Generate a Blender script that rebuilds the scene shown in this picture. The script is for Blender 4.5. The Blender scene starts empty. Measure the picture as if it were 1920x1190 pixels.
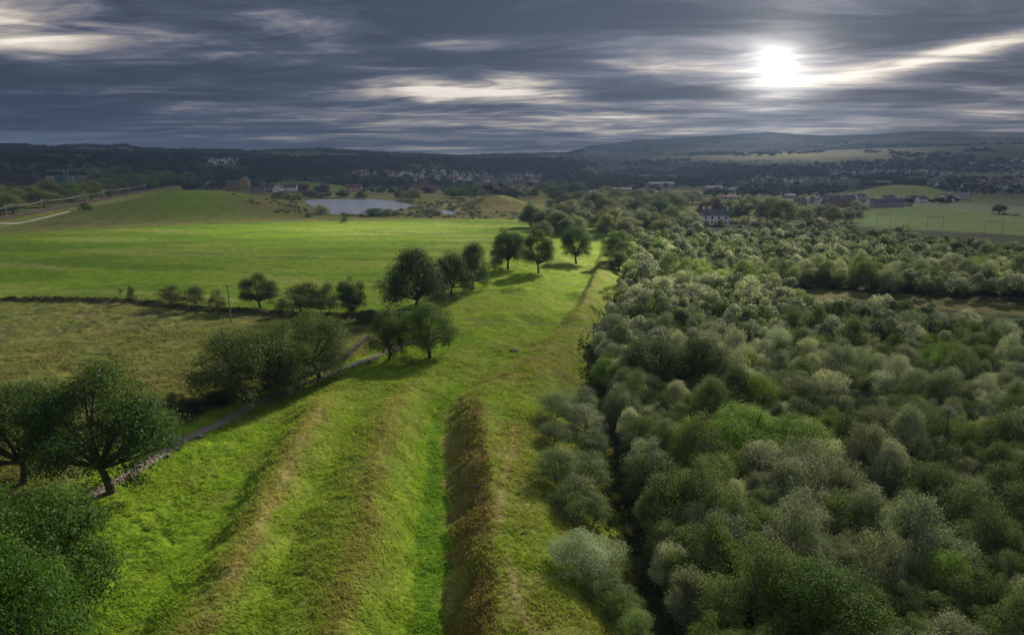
import bpy, math, random
import numpy as np

S = bpy.context.scene
C = S.collection
rng = np.random.default_rng(7)
random.seed(7)
R = math.radians

# ------------------------------------------------------------------ camera
HC = 38.0                      # drone height above the rampart
PITCH = R(13.2)
FPX, CXP, CYP = 1297.0, 960.0, 595.0
cam = bpy.data.objects.new("camera", bpy.data.cameras.new("camera"))
C.objects.link(cam)
cam.location = (0, 0, HC)
cam.rotation_euler = (math.pi / 2 - PITCH, 0, 0)
cam.data.sensor_width = 36.0
cam.data.lens = 36.0 * FPX / 1920.0
cam.data.clip_start = 0.5
cam.data.clip_end = 60000
S.camera = cam

# ------------------------------------------------------------------ exposure
vs = S.view_settings
vs.view_transform = 'Standard'
vs.look = 'None'
vs.exposure = 1.7
vs.gamma = 1.0
vs.use_curve_mapping = False
S.cycles.max_bounces = 6
S.cycles.diffuse_bounces = 3
S.cycles.volume_bounces = 0
S.cycles.transparent_max_bounces = 8

# ------------------------------------------------------------------ sun
SUN_EL, SUN_AZ = R(31), R(33)          # azimuth clockwise from +y (the view direction)
sd = np.array([math.sin(SUN_AZ) * math.cos(SUN_EL), math.cos(SUN_AZ) * math.cos(SUN_EL), math.sin(SUN_EL)])
sun = bpy.data.objects.new("sun", bpy.data.lights.new("sun", 'SUN'))
C.objects.link(sun)
sun.data.energy = 5.0
sun.data.angle = R(0.4)
sun.data.color = (1.0, 0.90, 0.74)
sun.location = (sd * 200).tolist()
sun.rotation_euler = (math.pi / 2 - SUN_EL, 0, math.pi - SUN_AZ)


# ------------------------------------------------------------------ node helper
class NT:
    def __init__(self, tree):
        self.t = tree

    def n(self, typ, **kw):
        x = self.t.nodes.new(typ)
        for k, v in kw.items():
            setattr(x, k, v)
        return x

    def link(self, a, b):
        self.t.links.new(a, b)

    def put(self, sock, v):
        if isinstance(v, bpy.types.NodeSocket):
            self.link(v, sock)
        else:
            sock.default_value = v

    def m(self, op, a, b=None, c=None, clamp=False):
        x = self.n('ShaderNodeMath', operation=op, use_clamp=clamp)
        self.put(x.inputs[0], a)
        if b is not None:
            self.put(x.inputs[1], b)
        if c is not None:
            self.put(x.inputs[2], c)
        return x.outputs[0]

    def mix(self, f, a, b, blend='MIX'):
        x = self.n('ShaderNodeMix', data_type='RGBA', blend_type=blend)
        self.put(x.inputs[0], f)
        for s, v in ((x.inputs[6], a), (x.inputs[7], b)):
            if not isinstance(v, bpy.types.NodeSocket) and len(v) == 3:
                v = (*v, 1)
            self.put(s, v)
        return x.outputs[2]

    def noise(self, vec, scale, detail=4, rough=0.55, dist=0.0):
        x = self.n('ShaderNodeTexNoise')
        self.put(x.inputs['Vector'], vec)
        x.inputs['Scale'].default_value = scale
        x.inputs['Detail'].default_value = detail
        x.inputs['Roughness'].default_value = rough
        x.inputs['Distortion'].default_value = dist
        return x.outputs['Fac']

    def rng(self, v, a, b, c=0.0, d=1.0, smooth=True):
        x = self.n('ShaderNodeMapRange', interpolation_type='SMOOTHSTEP' if smooth else 'LINEAR')
        self.put(x.inputs[0], v)
        for i, k in enumerate((a, b, c, d)):
            self.put(x.inputs[1 + i], k)
        return x.outputs[0]

    def xyz(self, x, y, z):
        n = self.n('ShaderNodeCombineXYZ')
        self.put(n.inputs[0], x); self.put(n.inputs[1], y); self.put(n.inputs[2], z)
        return n.outputs[0]


def pxdir(px, py):
    u = (np.asarray(px, float) - CXP) / FPX
    v = (CYP - np.asarray(py, float)) / FPX
    cp, sp = math.cos(PITCH), math.sin(PITCH)
    d = np.stack([u, cp + v * sp, -sp + v * cp], -1)
    return d / np.linalg.norm(d, axis=-1, keepdims=True)


def azel(px, py):
    d = pxdir(px, py)
    return math.atan2(d[0], d[1]), math.asin(d[2])


# ------------------------------------------------------------------ sky
def make_world():
    w = bpy.data.worlds.new("World")
    S.world = w
    w.use_nodes = True
    t = w.node_tree
    t.nodes.clear()
    k = NT(t)
    out = k.n('ShaderNodeOutputWorld')
    bg = k.n('ShaderNodeBackground')
    k.link(bg.outputs[0], out.inputs[0])
    bg.inputs[1].default_value = 0.1
    sky = k.n('ShaderNodeTexSky', sky_type='NISHITA')
    sky.sun_disc = False
    sky.sun_elevation = SUN_EL
    sky.sun_rotation = SUN_AZ
    sky.air_density = 1.2
    sky.dust_density = 1.5
    tc = k.n('ShaderNodeTexCoord')
    sep = k.n('ShaderNodeSeparateXYZ')
    k.link(tc.outputs['Generated'], sep.inputs[0])
    X, Y, Z = sep.outputs
    az = k.m('ARCTAN2', X, Y)
    el = k.m('ARCSINE', k.m('MINIMUM', k.m('MAXIMUM', Z, -1.0), 1.0))
    # a cloud deck seen in perspective, drawn out into streaks across the view
    zz = k.m('ADD', k.m('MAXIMUM', Z, 0.0), 0.055)
    u = k.m('DIVIDE', X, zz)
    v = k.m('DIVIDE', Y, zz)
    vr = k.m('ADD', v, k.m('MULTIPLY', u, 0.10))
    p1 = k.xyz(k.m('MULTIPLY', u, 0.40), k.m('MULTIPLY', vr, 0.62), 3.1)
    p2 = k.xyz(k.m('MULTIPLY', u, 0.95), k.m('MULTIPLY', vr, 1.7), 7.7)
    p3 = k.xyz(k.m('MULTIPLY', az, 3.4), k.m('MULTIPLY', k.m('POWER', k.m('MAXIMUM', k.m('ADD', el, 0.02), 0.001), 0.6), 17.0), 1.3)
    n1 = k.noise(p1, 1.0, 5, 0.55, 0.8)
    n2 = k.noise(p2, 1.0, 5, 0.6, 0.8)
    n3 = k.noise(p3, 1.0, 4, 0.55, 0.7)
    d = k.m('ADD', k.m('ADD', k.m('MULTIPLY', n1, 0.46), k.m('MULTIPLY', n2, 0.36)), k.m('MULTIPLY', n3, 0.18))
    d = k.m('ADD', k.m('MULTIPLY', k.m('SUBTRACT', d, 0.5), 2.3), 0.44)

    def blob(px, py, wx, wy, amp, skew=0.0):
        a0, e0 = azel(px, py)
        da = k.m('SUBTRACT', az, a0)
        de = k.m('SUBTRACT', k.m('SUBTRACT', el, e0), k.m('MULTIPLY', da, skew))
        q = k.m('ADD', k.m('POWER', k.m('ABSOLUTE', k.m('DIVIDE', da, wx / FPX)), 2.0),
                k.m('POWER', k.m('ABSOLUTE', k.m('DIVIDE', de, wy / FPX)), 2.0))
        return k.m('MULTIPLY', k.m('EXPONENT', k.m('MULTIPLY', q, -1.0)), amp)

    def total(lst):
        s = lst[0]
        for x in lst[1:]:
            s = k.m('ADD', s, x)
        return s
    thin = total([blob(20, 60, 90, 26, 0.20, -.20), blob(60, 75, 190, 60, 0.10), blob(820, 168, 190, 17, 0.26),
                  blob(960, 175, 120, 26, 0.12), blob(1310, 130, 140, 16, 0.32, -0.05), blob(1590, 128, 120, 18, 0.22, .04), blob(1770, 105, 190, 15, 0.30, 0.16),
                  blob(1860, 78, 90, 14, 0.18, 0.1), blob(1470, 122, 130, 40, 0.10), blob(1240, 218, 180, 9, 0.26, 0.02),
                  blob(1300, 246, 190, 8, 0.20), blob(1650, 236, 150, 6, 0.16), blob(700, 228, 130, 8, 0.13), blob(300, 110, 260, 45, 0.07),
                  blob(1900, 213, 80, 7, 0.22), blob(1700, 130, 220, 22, 0.12, .1), blob(1100, 95, 300, 26, 0.07), blob(0, 248, 60, 3, 0.2), blob(860, 255, 120, 6, .1)])
    thick = total([blob(200, 140, 420, 34, 0.16), blob(1000, 20, 420, 60, 0.20), blob(1750, 25, 260, 50, 0.22, .12), blob(250, 20, 190, 26, 0.05),
                   blob(640, 105, 220, 28, 0.14), blob(1330, 176, 260, 26, 0.18), blob(1640, 185, 260, 24, 0.17, 0.14),
                   blob(60, 240, 260, 40, 0.08), blob(1250, 62, 330, 34, 0.08), blob(1020, 205, 180, 10, .08), blob(1400, 262, 300, 9, .05)])
    L = k.m('SUBTRACT', k.m('ADD', d, k.m('MULTIPLY', thin, k.m('ADD', k.m('MULTIPLY', n3, 1.3), 0.35))), thick)
    ramp = k.n('ShaderNodeValToRGB')
    k.link(L, ramp.inputs[0])
    els = ramp.color_ramp.elements
    stops = [(0.24, (0.012, 0.016, 0.026)), (0.40, (0.026, 0.032, 0.050)), (0.50, (0.069, 0.068, 0.085)),
             (0.60, (0.140, 0.127, 0.123)), (0.70, (0.28, 0.248, 0.212)), (0.84, (0.50, 0.455, 0.39))]
    els[0].position, els[0].color = stops[0][0], (*stops[0][1], 1)
    els[1].position, els[1].color = stops[-1][0], (*stops[-1][1], 1)
    for p_, c_ in stops[1:-1]:
        e = els.new(p_); e.color = (*c_, 1)
    col = ramp.outputs[0]
    # bluer, darker air low over the horizon, more so away from the sun
    low = k.rng(el, R(-1), R(8.5), 1.0, 0.0)
    away = k.rng(az, R(-30), R(18), 0.85, 0.15)
    col = k.mix(k.m('MULTIPLY', low, away), col, k.mix(0.42, (0.012, 0.023, 0.046), col, 'MIX'))
    # thin cloud burnt through by the hidden sun
    def glare(px, py, w, amp, sy=1.0):
        a0, e0 = azel(px, py)
        q = k.m('SQRT', k.m('ADD', k.m('POWER', k.m('DIVIDE', k.m('SUBTRACT', az, a0), w / FPX), 2.0), k.m('POWER', k.m('DIVIDE', k.m('SUBTRACT', el, e0), w * sy / FPX), 2.0)))
        return k.m('MULTIPLY', k.m('EXPONENT', k.m('MULTIPLY', q, -1.0)), amp)
    core = k.m('ADD', k.m('ADD', glare(1460, 118, 8, 1.5), glare(1460, 119, 30, .58, .85)), k.m('MULTIPLY', k.m('ADD', glare(1460, 120, 44, .36, .8), glare(1460, 115, 150, .08, .7)), k.rng(L, .15, .62, .25, 1.5)))
    lit = k.mix(1.0, col, k.mix(1.0, (1.0, 0.95, 0.86), core, 'MULTIPLY'), 'ADD')
    # overhead, out of the picture, the overcast is brighter
    up = k.rng(el, R(15), R(40))
    lit = k.mix(up, lit, k.mix(n1, (0.085, 0.098, 0.120), (0.185, 0.20, 0.225)))
    lit10 = k.mix(1.0, lit, (6.9, 6.9, 6.9), 'MULTIPLY')
    k.link(k.mix(0.993, sky.outputs[0], lit10), bg.inputs[0])


make_world()


# ------------------------------------------------------------------ numpy noise and polygons
def hash2(ix, iy, seed):
    h = (ix.astype(np.int64) * 374761393 + iy.astype(np.int64) * 668265263 + seed * 974634777) & 0xFFFFFFFF
    h = ((h ^ (h >> 13)) * 1274126177) & 0xFFFFFFFF
    return ((h ^ (h >> 16)) & 0xFFFF) / 65535.0


def vnoise(x, y, seed=0):
    ix, iy = np.floor(x), np.floor(y)
    fx, fy = x - ix, y - iy
    fx = fx * fx * (3 - 2 * fx); fy = fy * fy * (3 - 2 * fy)
    a = hash2(ix, iy, seed); b = hash2(ix + 1, iy, seed)
    c = hash2(ix, iy + 1, seed); d = hash2(ix + 1, iy + 1, seed)
    return (a * (1 - fx) + b * fx) * (1 - fy) + (c * (1 - fx) + d * fx) * fy


def fbm(x, y, seed=0, octv=4):
    s, a, n = 0.0, 0.5, 0.0
    for o in range(octv):
        s = s + a * vnoise(x, y, seed + o * 17)
        n += a
        a *= 0.5
        x = x * 2.03 + 11.3; y = y * 2.03 - 7.1
    return s / n


def sstep(a, b, x):
    t = np.clip((x - a) / (b - a), 0, 1)
    return t * t * (3 - 2 * t)


def inside(x, y, poly):
    res = np.zeros(x.shape, bool)
    n = len(poly)
    for i in range(n):
        x1, y1 = poly[i]; x2, y2 = poly[(i + 1) % n]
        if y1 == y2:
            continue
        c = ((y1 > y) != (y2 > y)) & (x < (x2 - x1) * (y - y1) / (y2 - y1) + x1)
        res ^= c
    return res


def dist_line(x, y, pts, closed=False):
    best = np.full(x.shape, 1e9)
    n = len(pts)
    for i in range(n if closed else n - 1):
        ax, ay = pts[i]; bx, by = pts[(i + 1) % n]
        dx, dy = bx - ax, by - ay
        t = np.clip(((x - ax) * dx + (y - ay) * dy) / max(dx * dx + dy * dy, 1e-9), 0, 1)
        best = np.minimum(best, (x - ax - t * dx) ** 2 + (y - ay - t * dy) ** 2)
    return np.sqrt(best)


def sdist(x, y, poly):
    """Signed distance, negative inside; far points only roughly."""
    d = np.full(x.shape, 1e3)
    p = np.array(poly)
    m = (x > p[:, 0].min() - 60) & (x < p[:, 0].max() + 60) & (y > p[:, 1].min() - 60) & (y < p[:, 1].max() + 60)
    if m.any():
        dd = dist_line(x[m], y[m], poly, True)
        dd[inside(x[m], y[m], poly)] *= -1
        d[m] = dd
    return d


def plane(px, py, z=0.0):
    d = pxdir(px, py)
    t = (z - HC) / d[..., 2]
    return np.stack([d[..., 0] * t, d[..., 1] * t], -1)


def poly_on(pts, z=0.0):
    a = np.array(pts, float)
    return [tuple(q) for q in plane(a[:, 0], a[:, 1], z)]


# ------------------------------------------------------------------ the terrain function
LAKE_Z = -6.0
LAKE = poly_on([(566, 377), (590, 374), (700, 373), (740, 376), (775, 384), (768, 389), (742, 394), (748, 399), (715, 400), (690, 403),
                (655, 404), (622, 401), (600, 394), (580, 385)], LAKE_Z)
INLET = poly_on([(795, 388), (822, 393), (845, 395), (862, 403), (835, 402), (815, 396), (795, 391)], LAKE_Z)
PATH = poly_on([(60, 990), (150, 938), (205, 905), (245, 882), (330, 826), (395, 797), (450, 770), (505, 745), (560, 725), (610, 709),
                (660, 693), (705, 677), (745, 660), (782, 645)], -0.8)
RAIL_PX = [(-330, 478), (-150, 444), (0, 410), (60, 399), (130, 386), (185, 375), (240, 365), (290, 355), (330, 348)]
RAIL = poly_on(RAIL_PX, -1.0)
BANK = poly_on([(-260, 562), (-20, 563), (100, 563), (250, 567), (310, 574), (400, 583), (470, 587), (560, 592), (640, 597), (700, 592)], -0.5)

ROWS = [  # photo row, then foot, left ridge, hollow, berm, ditch left, ditch right, crest, plateau edge: x and height
    (1290, [170, 290, 420, 600, 745, 835, 932, 1020], [-1.5, 1.4, -.1, 1.2, -2.2, -2.2, 1.3, 1.0]),
    (1190, [240, 385, 480, 640, 765, 838, 932, 1010], [-1.5, 1.4, -.1, 1.2, -2.2, -2.2, 1.3, 1.0]),
    (1090, [300, 440, 520, 668, 775, 839, 928, 1000], [-1.5, 1.4, -.1, 1.2, -2.2, -2.2, 1.3, 1.0]),
    (988, [375, 487, 560, 700, 785, 839, 925, 985], [-1.5, 1.5, -.1, 1.3, -2.2, -2.2, 1.4, 1.0]),
    (900, [435, 530, 600, 702, 795, 836, 917, 965], [-1.4, 1.5, -.1, 1.4, -2.2, -2.2, 1.5, 1.0]),
    (824, [490, 570, 640, 722, 802, 831, 910, 955], [-1.3, 1.5, -.1, 1.4, -2.1, -2.1, 1.5, .9]),
    (782, [520, 595, 660, 742, 806, 830, 905, 945], [-1.1, 1.4, 0, 1.4, -1.9, -1.9, 1.4, .8]),
    (757, [530, 608, 670, 748, 808, 834, 895, 940], [-.9, 1.0, .1, 1.0, -1.7, -1.7, 1.0, .7]),
    (735, [560, 625, 690, 760, 825, 850, 905, 960], [-.6, .3, .2, .2, -1.4, -1.4, .7, .5]),
    (700, [600, 660, 720, 800, 860, 895, 960, 1010], [-.4, .2, .1, .3, -1.1, -1.1, .5, .4]),
    (660, [640, 720, 790, 860, 935, 970, 1020, 1060], [-.3, .2, .1, .4, -1.0, -1.0, .5, .4]),
    (620, [720, 790, 860, 910, 985, 1020, 1060, 1085], [-.3, .3, .1, .5, -1.1, -1.1, .5, .4]),
    (570, [790, 850, 900, 975, 1050, 1075, 1095, 1110], [-.3, .3, .2, .6, -1.3, -1.3, .6, .4]),
    (530, [840, 900, 940, 1010, 1080, 1098, 1112, 1126], [-.2, .4, .3, .5, -1.3, -1.3, .6, .4]),
    (490, [900, 960, 1000, 1050, 1100, 1115, 1128, 1140], [-.2, .2, .2, .4, -1.2, -1.2, .4, .3]),
    (450, [960, 1010, 1050, 1090, 1118, 1130, 1140, 1152], [0, .1, .1, .2, -.6, -.6, .2, .1]),
    (425, [985, 1030, 1065, 1095, 1121, 1132, 1142, 1155], [0, 0, 0, 0, 0, 0, 0, 0]),
]
ROW_Y = np.array([plane(960, r[0])[1] for r in ROWS])
ROW_X = np.array([[plane(px, r[0])[0] for px in r[1]] for r in ROWS])
ROW_Z = np.array([r[2] for r in ROWS], float)
ROW_Z[:8] *= 1.2


def lines_at(y):
    xs = np.stack([np.interp(y, ROW_Y, ROW_X[:, j]) for j in range(8)], 0)
    zs = np.stack([np.interp(y, ROW_Y, ROW_Z[:, j]) for j in range(8)], 0)
    return xs, zs


EDGE = np.array(poly_on([(1300, 1400), (1232, 1190), (1190, 1040), (1158, 900), (1135, 780), (1120, 700), (1112, 640), (1150, 570), (1172, 520),
                         (1192, 470), (1215, 440), (1260, 424)], -1.0))


def edge_x(y):
    return np.interp(y, EDGE[:, 1], EDGE[:, 0])


def px_az(px, py=290):
    d = pxdir(px, py)
    return np.arctan2(d[..., 0], d[..., 1])


SKY_PX = np.array([-700, -300, 0, 60, 100, 160, 200, 232, 262, 320, 400, 470, 540, 610, 660, 720, 790, 850, 920, 1000, 1070, 1100, 1135, 1200, 1260, 1310,
                   1370, 1440, 1500, 1560, 1640, 1720, 1800, 1920, 2200, 2700])
SKY_PY = np.array([274, 274, 273, 275, 277, 274, 277, 274, 281, 283, 283, 285, 283, 281, 284, 288, 291, 294, 292, 290, 288, 279, 271, 263, 261, 257,
                   253, 248, 253, 256, 253, 247, 246, 250, 256, 266])
SKY_AZ = px_az(SKY_PX, SKY_PY)
SKY_EL = np.array([azel(a, b)[1] for a, b in zip(SKY_PX, SKY_PY)])
MID_PX = np.array([-700, 0, 300, 600, 900, 1060, 1150, 1260, 1400, 1500, 1700, 1920, 2700])
MID_PY = np.array([286, 286, 292, 297, 302, 300, 297, 290, 286, 284, 276, 272, 276])
MID_EL = np.array([azel(a, b)[1] for a, b in zip(MID_PX, MID_PY)])
MID_AZ = px_az(MID_PX, MID_PY)


def gauss(x, y, px, r, h, sx, sy):
    a = float(px_az(px, 400))
    cx, cy = r * math.sin(a), r * math.cos(a)
    # rotated so that sx runs across the view
    dx = (x - cx) * math.cos(a) - (y - cy) * math.sin(a)
    dy = (x - cx) * math.sin(a) + (y - cy) * math.cos(a)
    return h * np.exp(-(np.abs(dx / sx) ** 2.4 + np.abs(dy / sy) ** 2.4))


def terrain(x, y):
    r = np.hypot(x, y)
    az = np.arctan2(x, y)
    z = np.interp(r, [0, 330, 430, 500, 720, 1000, 1500, 2500, 1e5], [0, 0, -1.0, -4.6, -5.2, -12, -21, -25, -25])
    # hills
    re = np.where(az < 0.1, 4600.0, 4600 + 3600 * sstep(0.05, 0.16, az))
    skyh = HC + re * np.tan(np.interp(az, SKY_AZ, SKY_EL))
    midr = 0.56 * re
    midh = HC + midr * np.tan(np.interp(az, MID_AZ, MID_EL))
    w1 = sstep(0.55, 1.0, r / midr)
    w2 = sstep(0.0, 1.0, (r - midr * 1.08) / (re - midr * 1.08))
    z = np.where(r > midr * 0.5, z * (1 - w1) + midh * w1, z)
    z = z * (1 - w2) + skyh * w2
    z = z - 0.06 * np.maximum(r - re, 0)
    far = sstep(1300, 3000, r)
    z = z + far * (fbm(x / 420, y / 420, 5, 4) - 0.5) * (14 + 20 * sstep(3500, 6500, r)) * (1 - 0.45 * np.exp(-((r - re) / 500) ** 2))
    # knolls in the middle distance
    z = z + gauss(x, y, 372, 610, 15.5, 62, 95) + gauss(x, y, 928, 585, 10.6, 26, 25) + gauss(x, y, 1690, 900, 15, 52, 60)
    z = z + gauss(x, y, 120, 620, 4.0, 80, 70) * 0.0
    z = z + gauss(x, y, 560, 1050, 14, 75, 90)
    # earthworks
    nf = sstep(470, 330, r) * sstep(24, 34, r)
    m = (r < 480)
    if m.any():
        xm, ym = x[m], y[m]
        yc = np.clip(ym, ROW_Y[0], ROW_Y[-1])
        xs, zs = lines_at(yc)
        xw = xm + (fbm(xm / 4.5, ym / 4.5, 41, 3) - .5) * 1.3
        e = np.zeros_like(xm)
        wl = sstep(-30, 0, xw - xs[0])
        e = np.where(xw < xs[0], zs[0] * wl + (-0.6) * (1 - wl), e)
        for j in range(7):
            t = np.clip((xw - xs[j]) / np.maximum(xs[j + 1] - xs[j], 1e-3), 0, 1)
            t = t * t * (3 - 2 * t) * .55 + t * .45
            s = (xw >= xs[j]) & (xw < xs[j + 1])
            e = np.where(s, zs[j] * (1 - t) + zs[j + 1] * t, e)
        ex = edge_x(yc)
        wr = sstep(0, 1, (xw - xs[7]) / np.maximum(ex - xs[7], 1.0))
        e = np.where(xw >= xs[7], zs[7] * (1 - wr) + (-2.2) * wr, e)
        # humps on the rampart line and low rolling ground
        roll = (fbm(xm / 14, ym / 14, 3, 3) - .5) * 1.5
        for (hx, hy, hh, sx, sy) in ((965, 548, 1.5, 4.5, 3.2), (1085, 545, 1.1, 2.5, 5), (1000, 590, .7, 5, 3), (930, 600, .8, 5, 4), (700, 725, .9, 6, 3), (1080, 600, .8, 3, 4)):
            q = plane(hx, hy)
            roll = roll + hh * np.exp(-((xm - q[0]) / sx) ** 2 - ((ym - q[1]) / sy) ** 2)
        flat = sstep(1.2, 4.0, dist_line(xm, ym, PATH))
        fieldm = sstep(xs[0] - 6, xs[0] + 4, xm) * .8 + .2
        e = e + roll * flat * fieldm
        db = dist_line(xm, ym, BANK)
        e = e + np.exp(-(db / 1.5) ** 2) * 1.0 * sstep(.0, .5, fbm(xm / 5, ym / 5, 77, 2))
        rough = 0.35 + 0.65 * sstep(.45, .62, fbm(xm / 9, ym / 9, 13, 2))
        tus = (fbm(xm / 1.5, ym / 1.5, 21, 3) - .5) * 0.48 * rough + (fbm(xm / .5, ym / .5, 25, 2) - .5) * .13
        fld = sstep(0, 4, ym - np.interp(xm, [b[0] for b in BANK], [b[1] for b in BANK])) * (xm < xs[0] + 6)
        past = (xm < xs[0] - 3) & (fld < .5)
        e = e + tus * flat * (1 - .75 * fld) * np.where(past, 1.9, 1.0)
        z = z.copy()
        z[m] = z[m] + e * nf[m]
    # lake bed
    s = np.minimum(sdist(x, y, LAKE), sdist(x, y, INLET))
    z = np.where(s < 14, np.minimum(z, LAKE_Z + np.clip(s * 0.12 + 0.05, -2.5, 50)), z)
    z = np.where((s >= 14) & (s < 30), np.minimum(z, LAKE_Z + 1.7 + (s - 14) * .7), z)
    z = np.where((s > 0) & (s < 60), np.maximum(z, LAKE_Z + np.clip(s * .12, 0.0, .35)), z)
    # railway bed, flat
    dr = dist_line(x, y, RAIL)
    wr = 1 - sstep(5, 11, dr)
    z = z * (1 - wr) + (-1.0) * wr
    return z


# polar grid: fine in the view, coarse to the sides
TH = np.concatenate([np.linspace(-78, -42, 24, endpoint=False), np.linspace(-42, 42, 880), np.linspace(42, 78, 25)[1:]]) * math.pi / 180
RR = [4.0]
while RR[-1] < 8900:
    r_ = RR[-1]
    RR.append(r_ + (max(1.2, 0) if r_ < 40 else r_ * (0.0040 if r_ < 260 else 0.0075 if r_ < 2600 else 0.012)))
RR = np.array(RR)
GX = np.outer(RR, np.sin(TH)); GY = np.outer(RR, np.cos(TH))
GZ = terrain(GX.ravel(), GY.ravel()).reshape(GX.shape)


def gz(x, y):
    x = np.asarray(x, float); y = np.asarray(y, float)
    r = np.hypot(x, y); t = np.arctan2(x, y)
    i = np.clip(np.interp(r, RR, np.arange(len(RR))), 0, len(RR) - 1.001)
    j = np.clip(np.interp(t, TH, np.arange(len(TH))), 0, len(TH) - 1.001)
    i0 = i.astype(int); j0 = j.astype(int); a = i - i0; b = j - j0
    return (GZ[i0, j0] * (1 - a) + GZ[i0 + 1, j0] * a) * (1 - b) + (GZ[i0, j0 + 1] * (1 - a) + GZ[i0 + 1, j0 + 1] * a) * b


_T = np.exp(np.linspace(math.log(30), math.log(8900), 1500))


def hit(px, py):
    """Where the line of sight through photo pixels meets the ground: an (n, 3) array."""
    d = pxdir(np.atleast_1d(px), np.atleast_1d(py))
    res = np.zeros((len(d), 3))
    for i, v in enumerate(d):
        P = v[None] * _T[:, None]
        below = HC + P[:, 2] < gz(P[:, 0], P[:, 1])
        k = int(np.argmax(below)) if below.any() else len(_T) - 1
        k = max(k, 1)
        lo, hi = _T[k - 1], _T[k]
        for _ in range(12):
            mid = (lo + hi) / 2
            p = v * mid
            if HC + p[2] < gz(p[0], p[1]):
                hi = mid
            else:
                lo = mid
        p = v * hi
        res[i] = (p[0], p[1], float(gz(p[0], p[1])))
    return res


def depth(p):
    return p[1] * math.cos(PITCH) - (p[2] - HC) * math.sin(PITCH)


def project(p):
    x, y, z = p[0], p[1], p[2] - HC
    w = y * math.cos(PITCH) - z * math.sin(PITCH)
    v = y * math.sin(PITCH) + z * math.cos(PITCH)
    return CXP + FPX * x / w, CYP - FPX * v / w


def hpoly(pts):
    a = np.array(pts, float)
    return [(q[0], q[1]) for q in hit(a[:, 0], a[:, 1])]


# ------------------------------------------------------------------ mesh helpers
def link(name, me, mats, parent=None):
    if not isinstance(mats, (list, tuple)):
        mats = [mats]
    for m in mats:
        me.materials.append(m)
    o = bpy.data.objects.new(name, me)
    C.objects.link(o)
    if parent is not None:
        o.parent = parent
    return o


def quads_mesh(name, V, F, attrs=None, matidx=None, smooth=False):
    """V (n,3), F (m,3 or 4) integer faces."""
    me = bpy.data.meshes.new(name)
    V = np.ascontiguousarray(V, np.float32); F = np.ascontiguousarray(F, np.int32)
    me.vertices.add(len(V)); me.vertices.foreach_set('co', V.ravel())
    k = F.shape[1]
    me.loops.add(F.size); me.loops.foreach_set('vertex_index', F.ravel())
    me.polygons.add(len(F))
    me.polygons.foreach_set('loop_start', np.arange(len(F), dtype=np.int32) * k)
    me.polygons.foreach_set('loop_total', np.full(len(F), k, np.int32))
    if matidx is not None:
        me.polygons.foreach_set('material_index', np.asarray(matidx, np.int32))
    if smooth:
        me.polygons.foreach_set('use_smooth', np.ones(len(F), bool))
    for nm, arr in (attrs or {}).items():
        if arr.ndim == 1:
            at = me.attributes.new(nm, 'FLOAT', 'POINT'); at.data.foreach_set('value', arr.astype(np.float32))
        else:
            at = me.attributes.new(nm, 'FLOAT_COLOR', 'POINT')
            at.data.foreach_set('color', np.concatenate([arr, np.ones((len(arr), 1))], 1).astype(np.float32).ravel())
    me.update(calc_edges=True)
    return me


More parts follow.
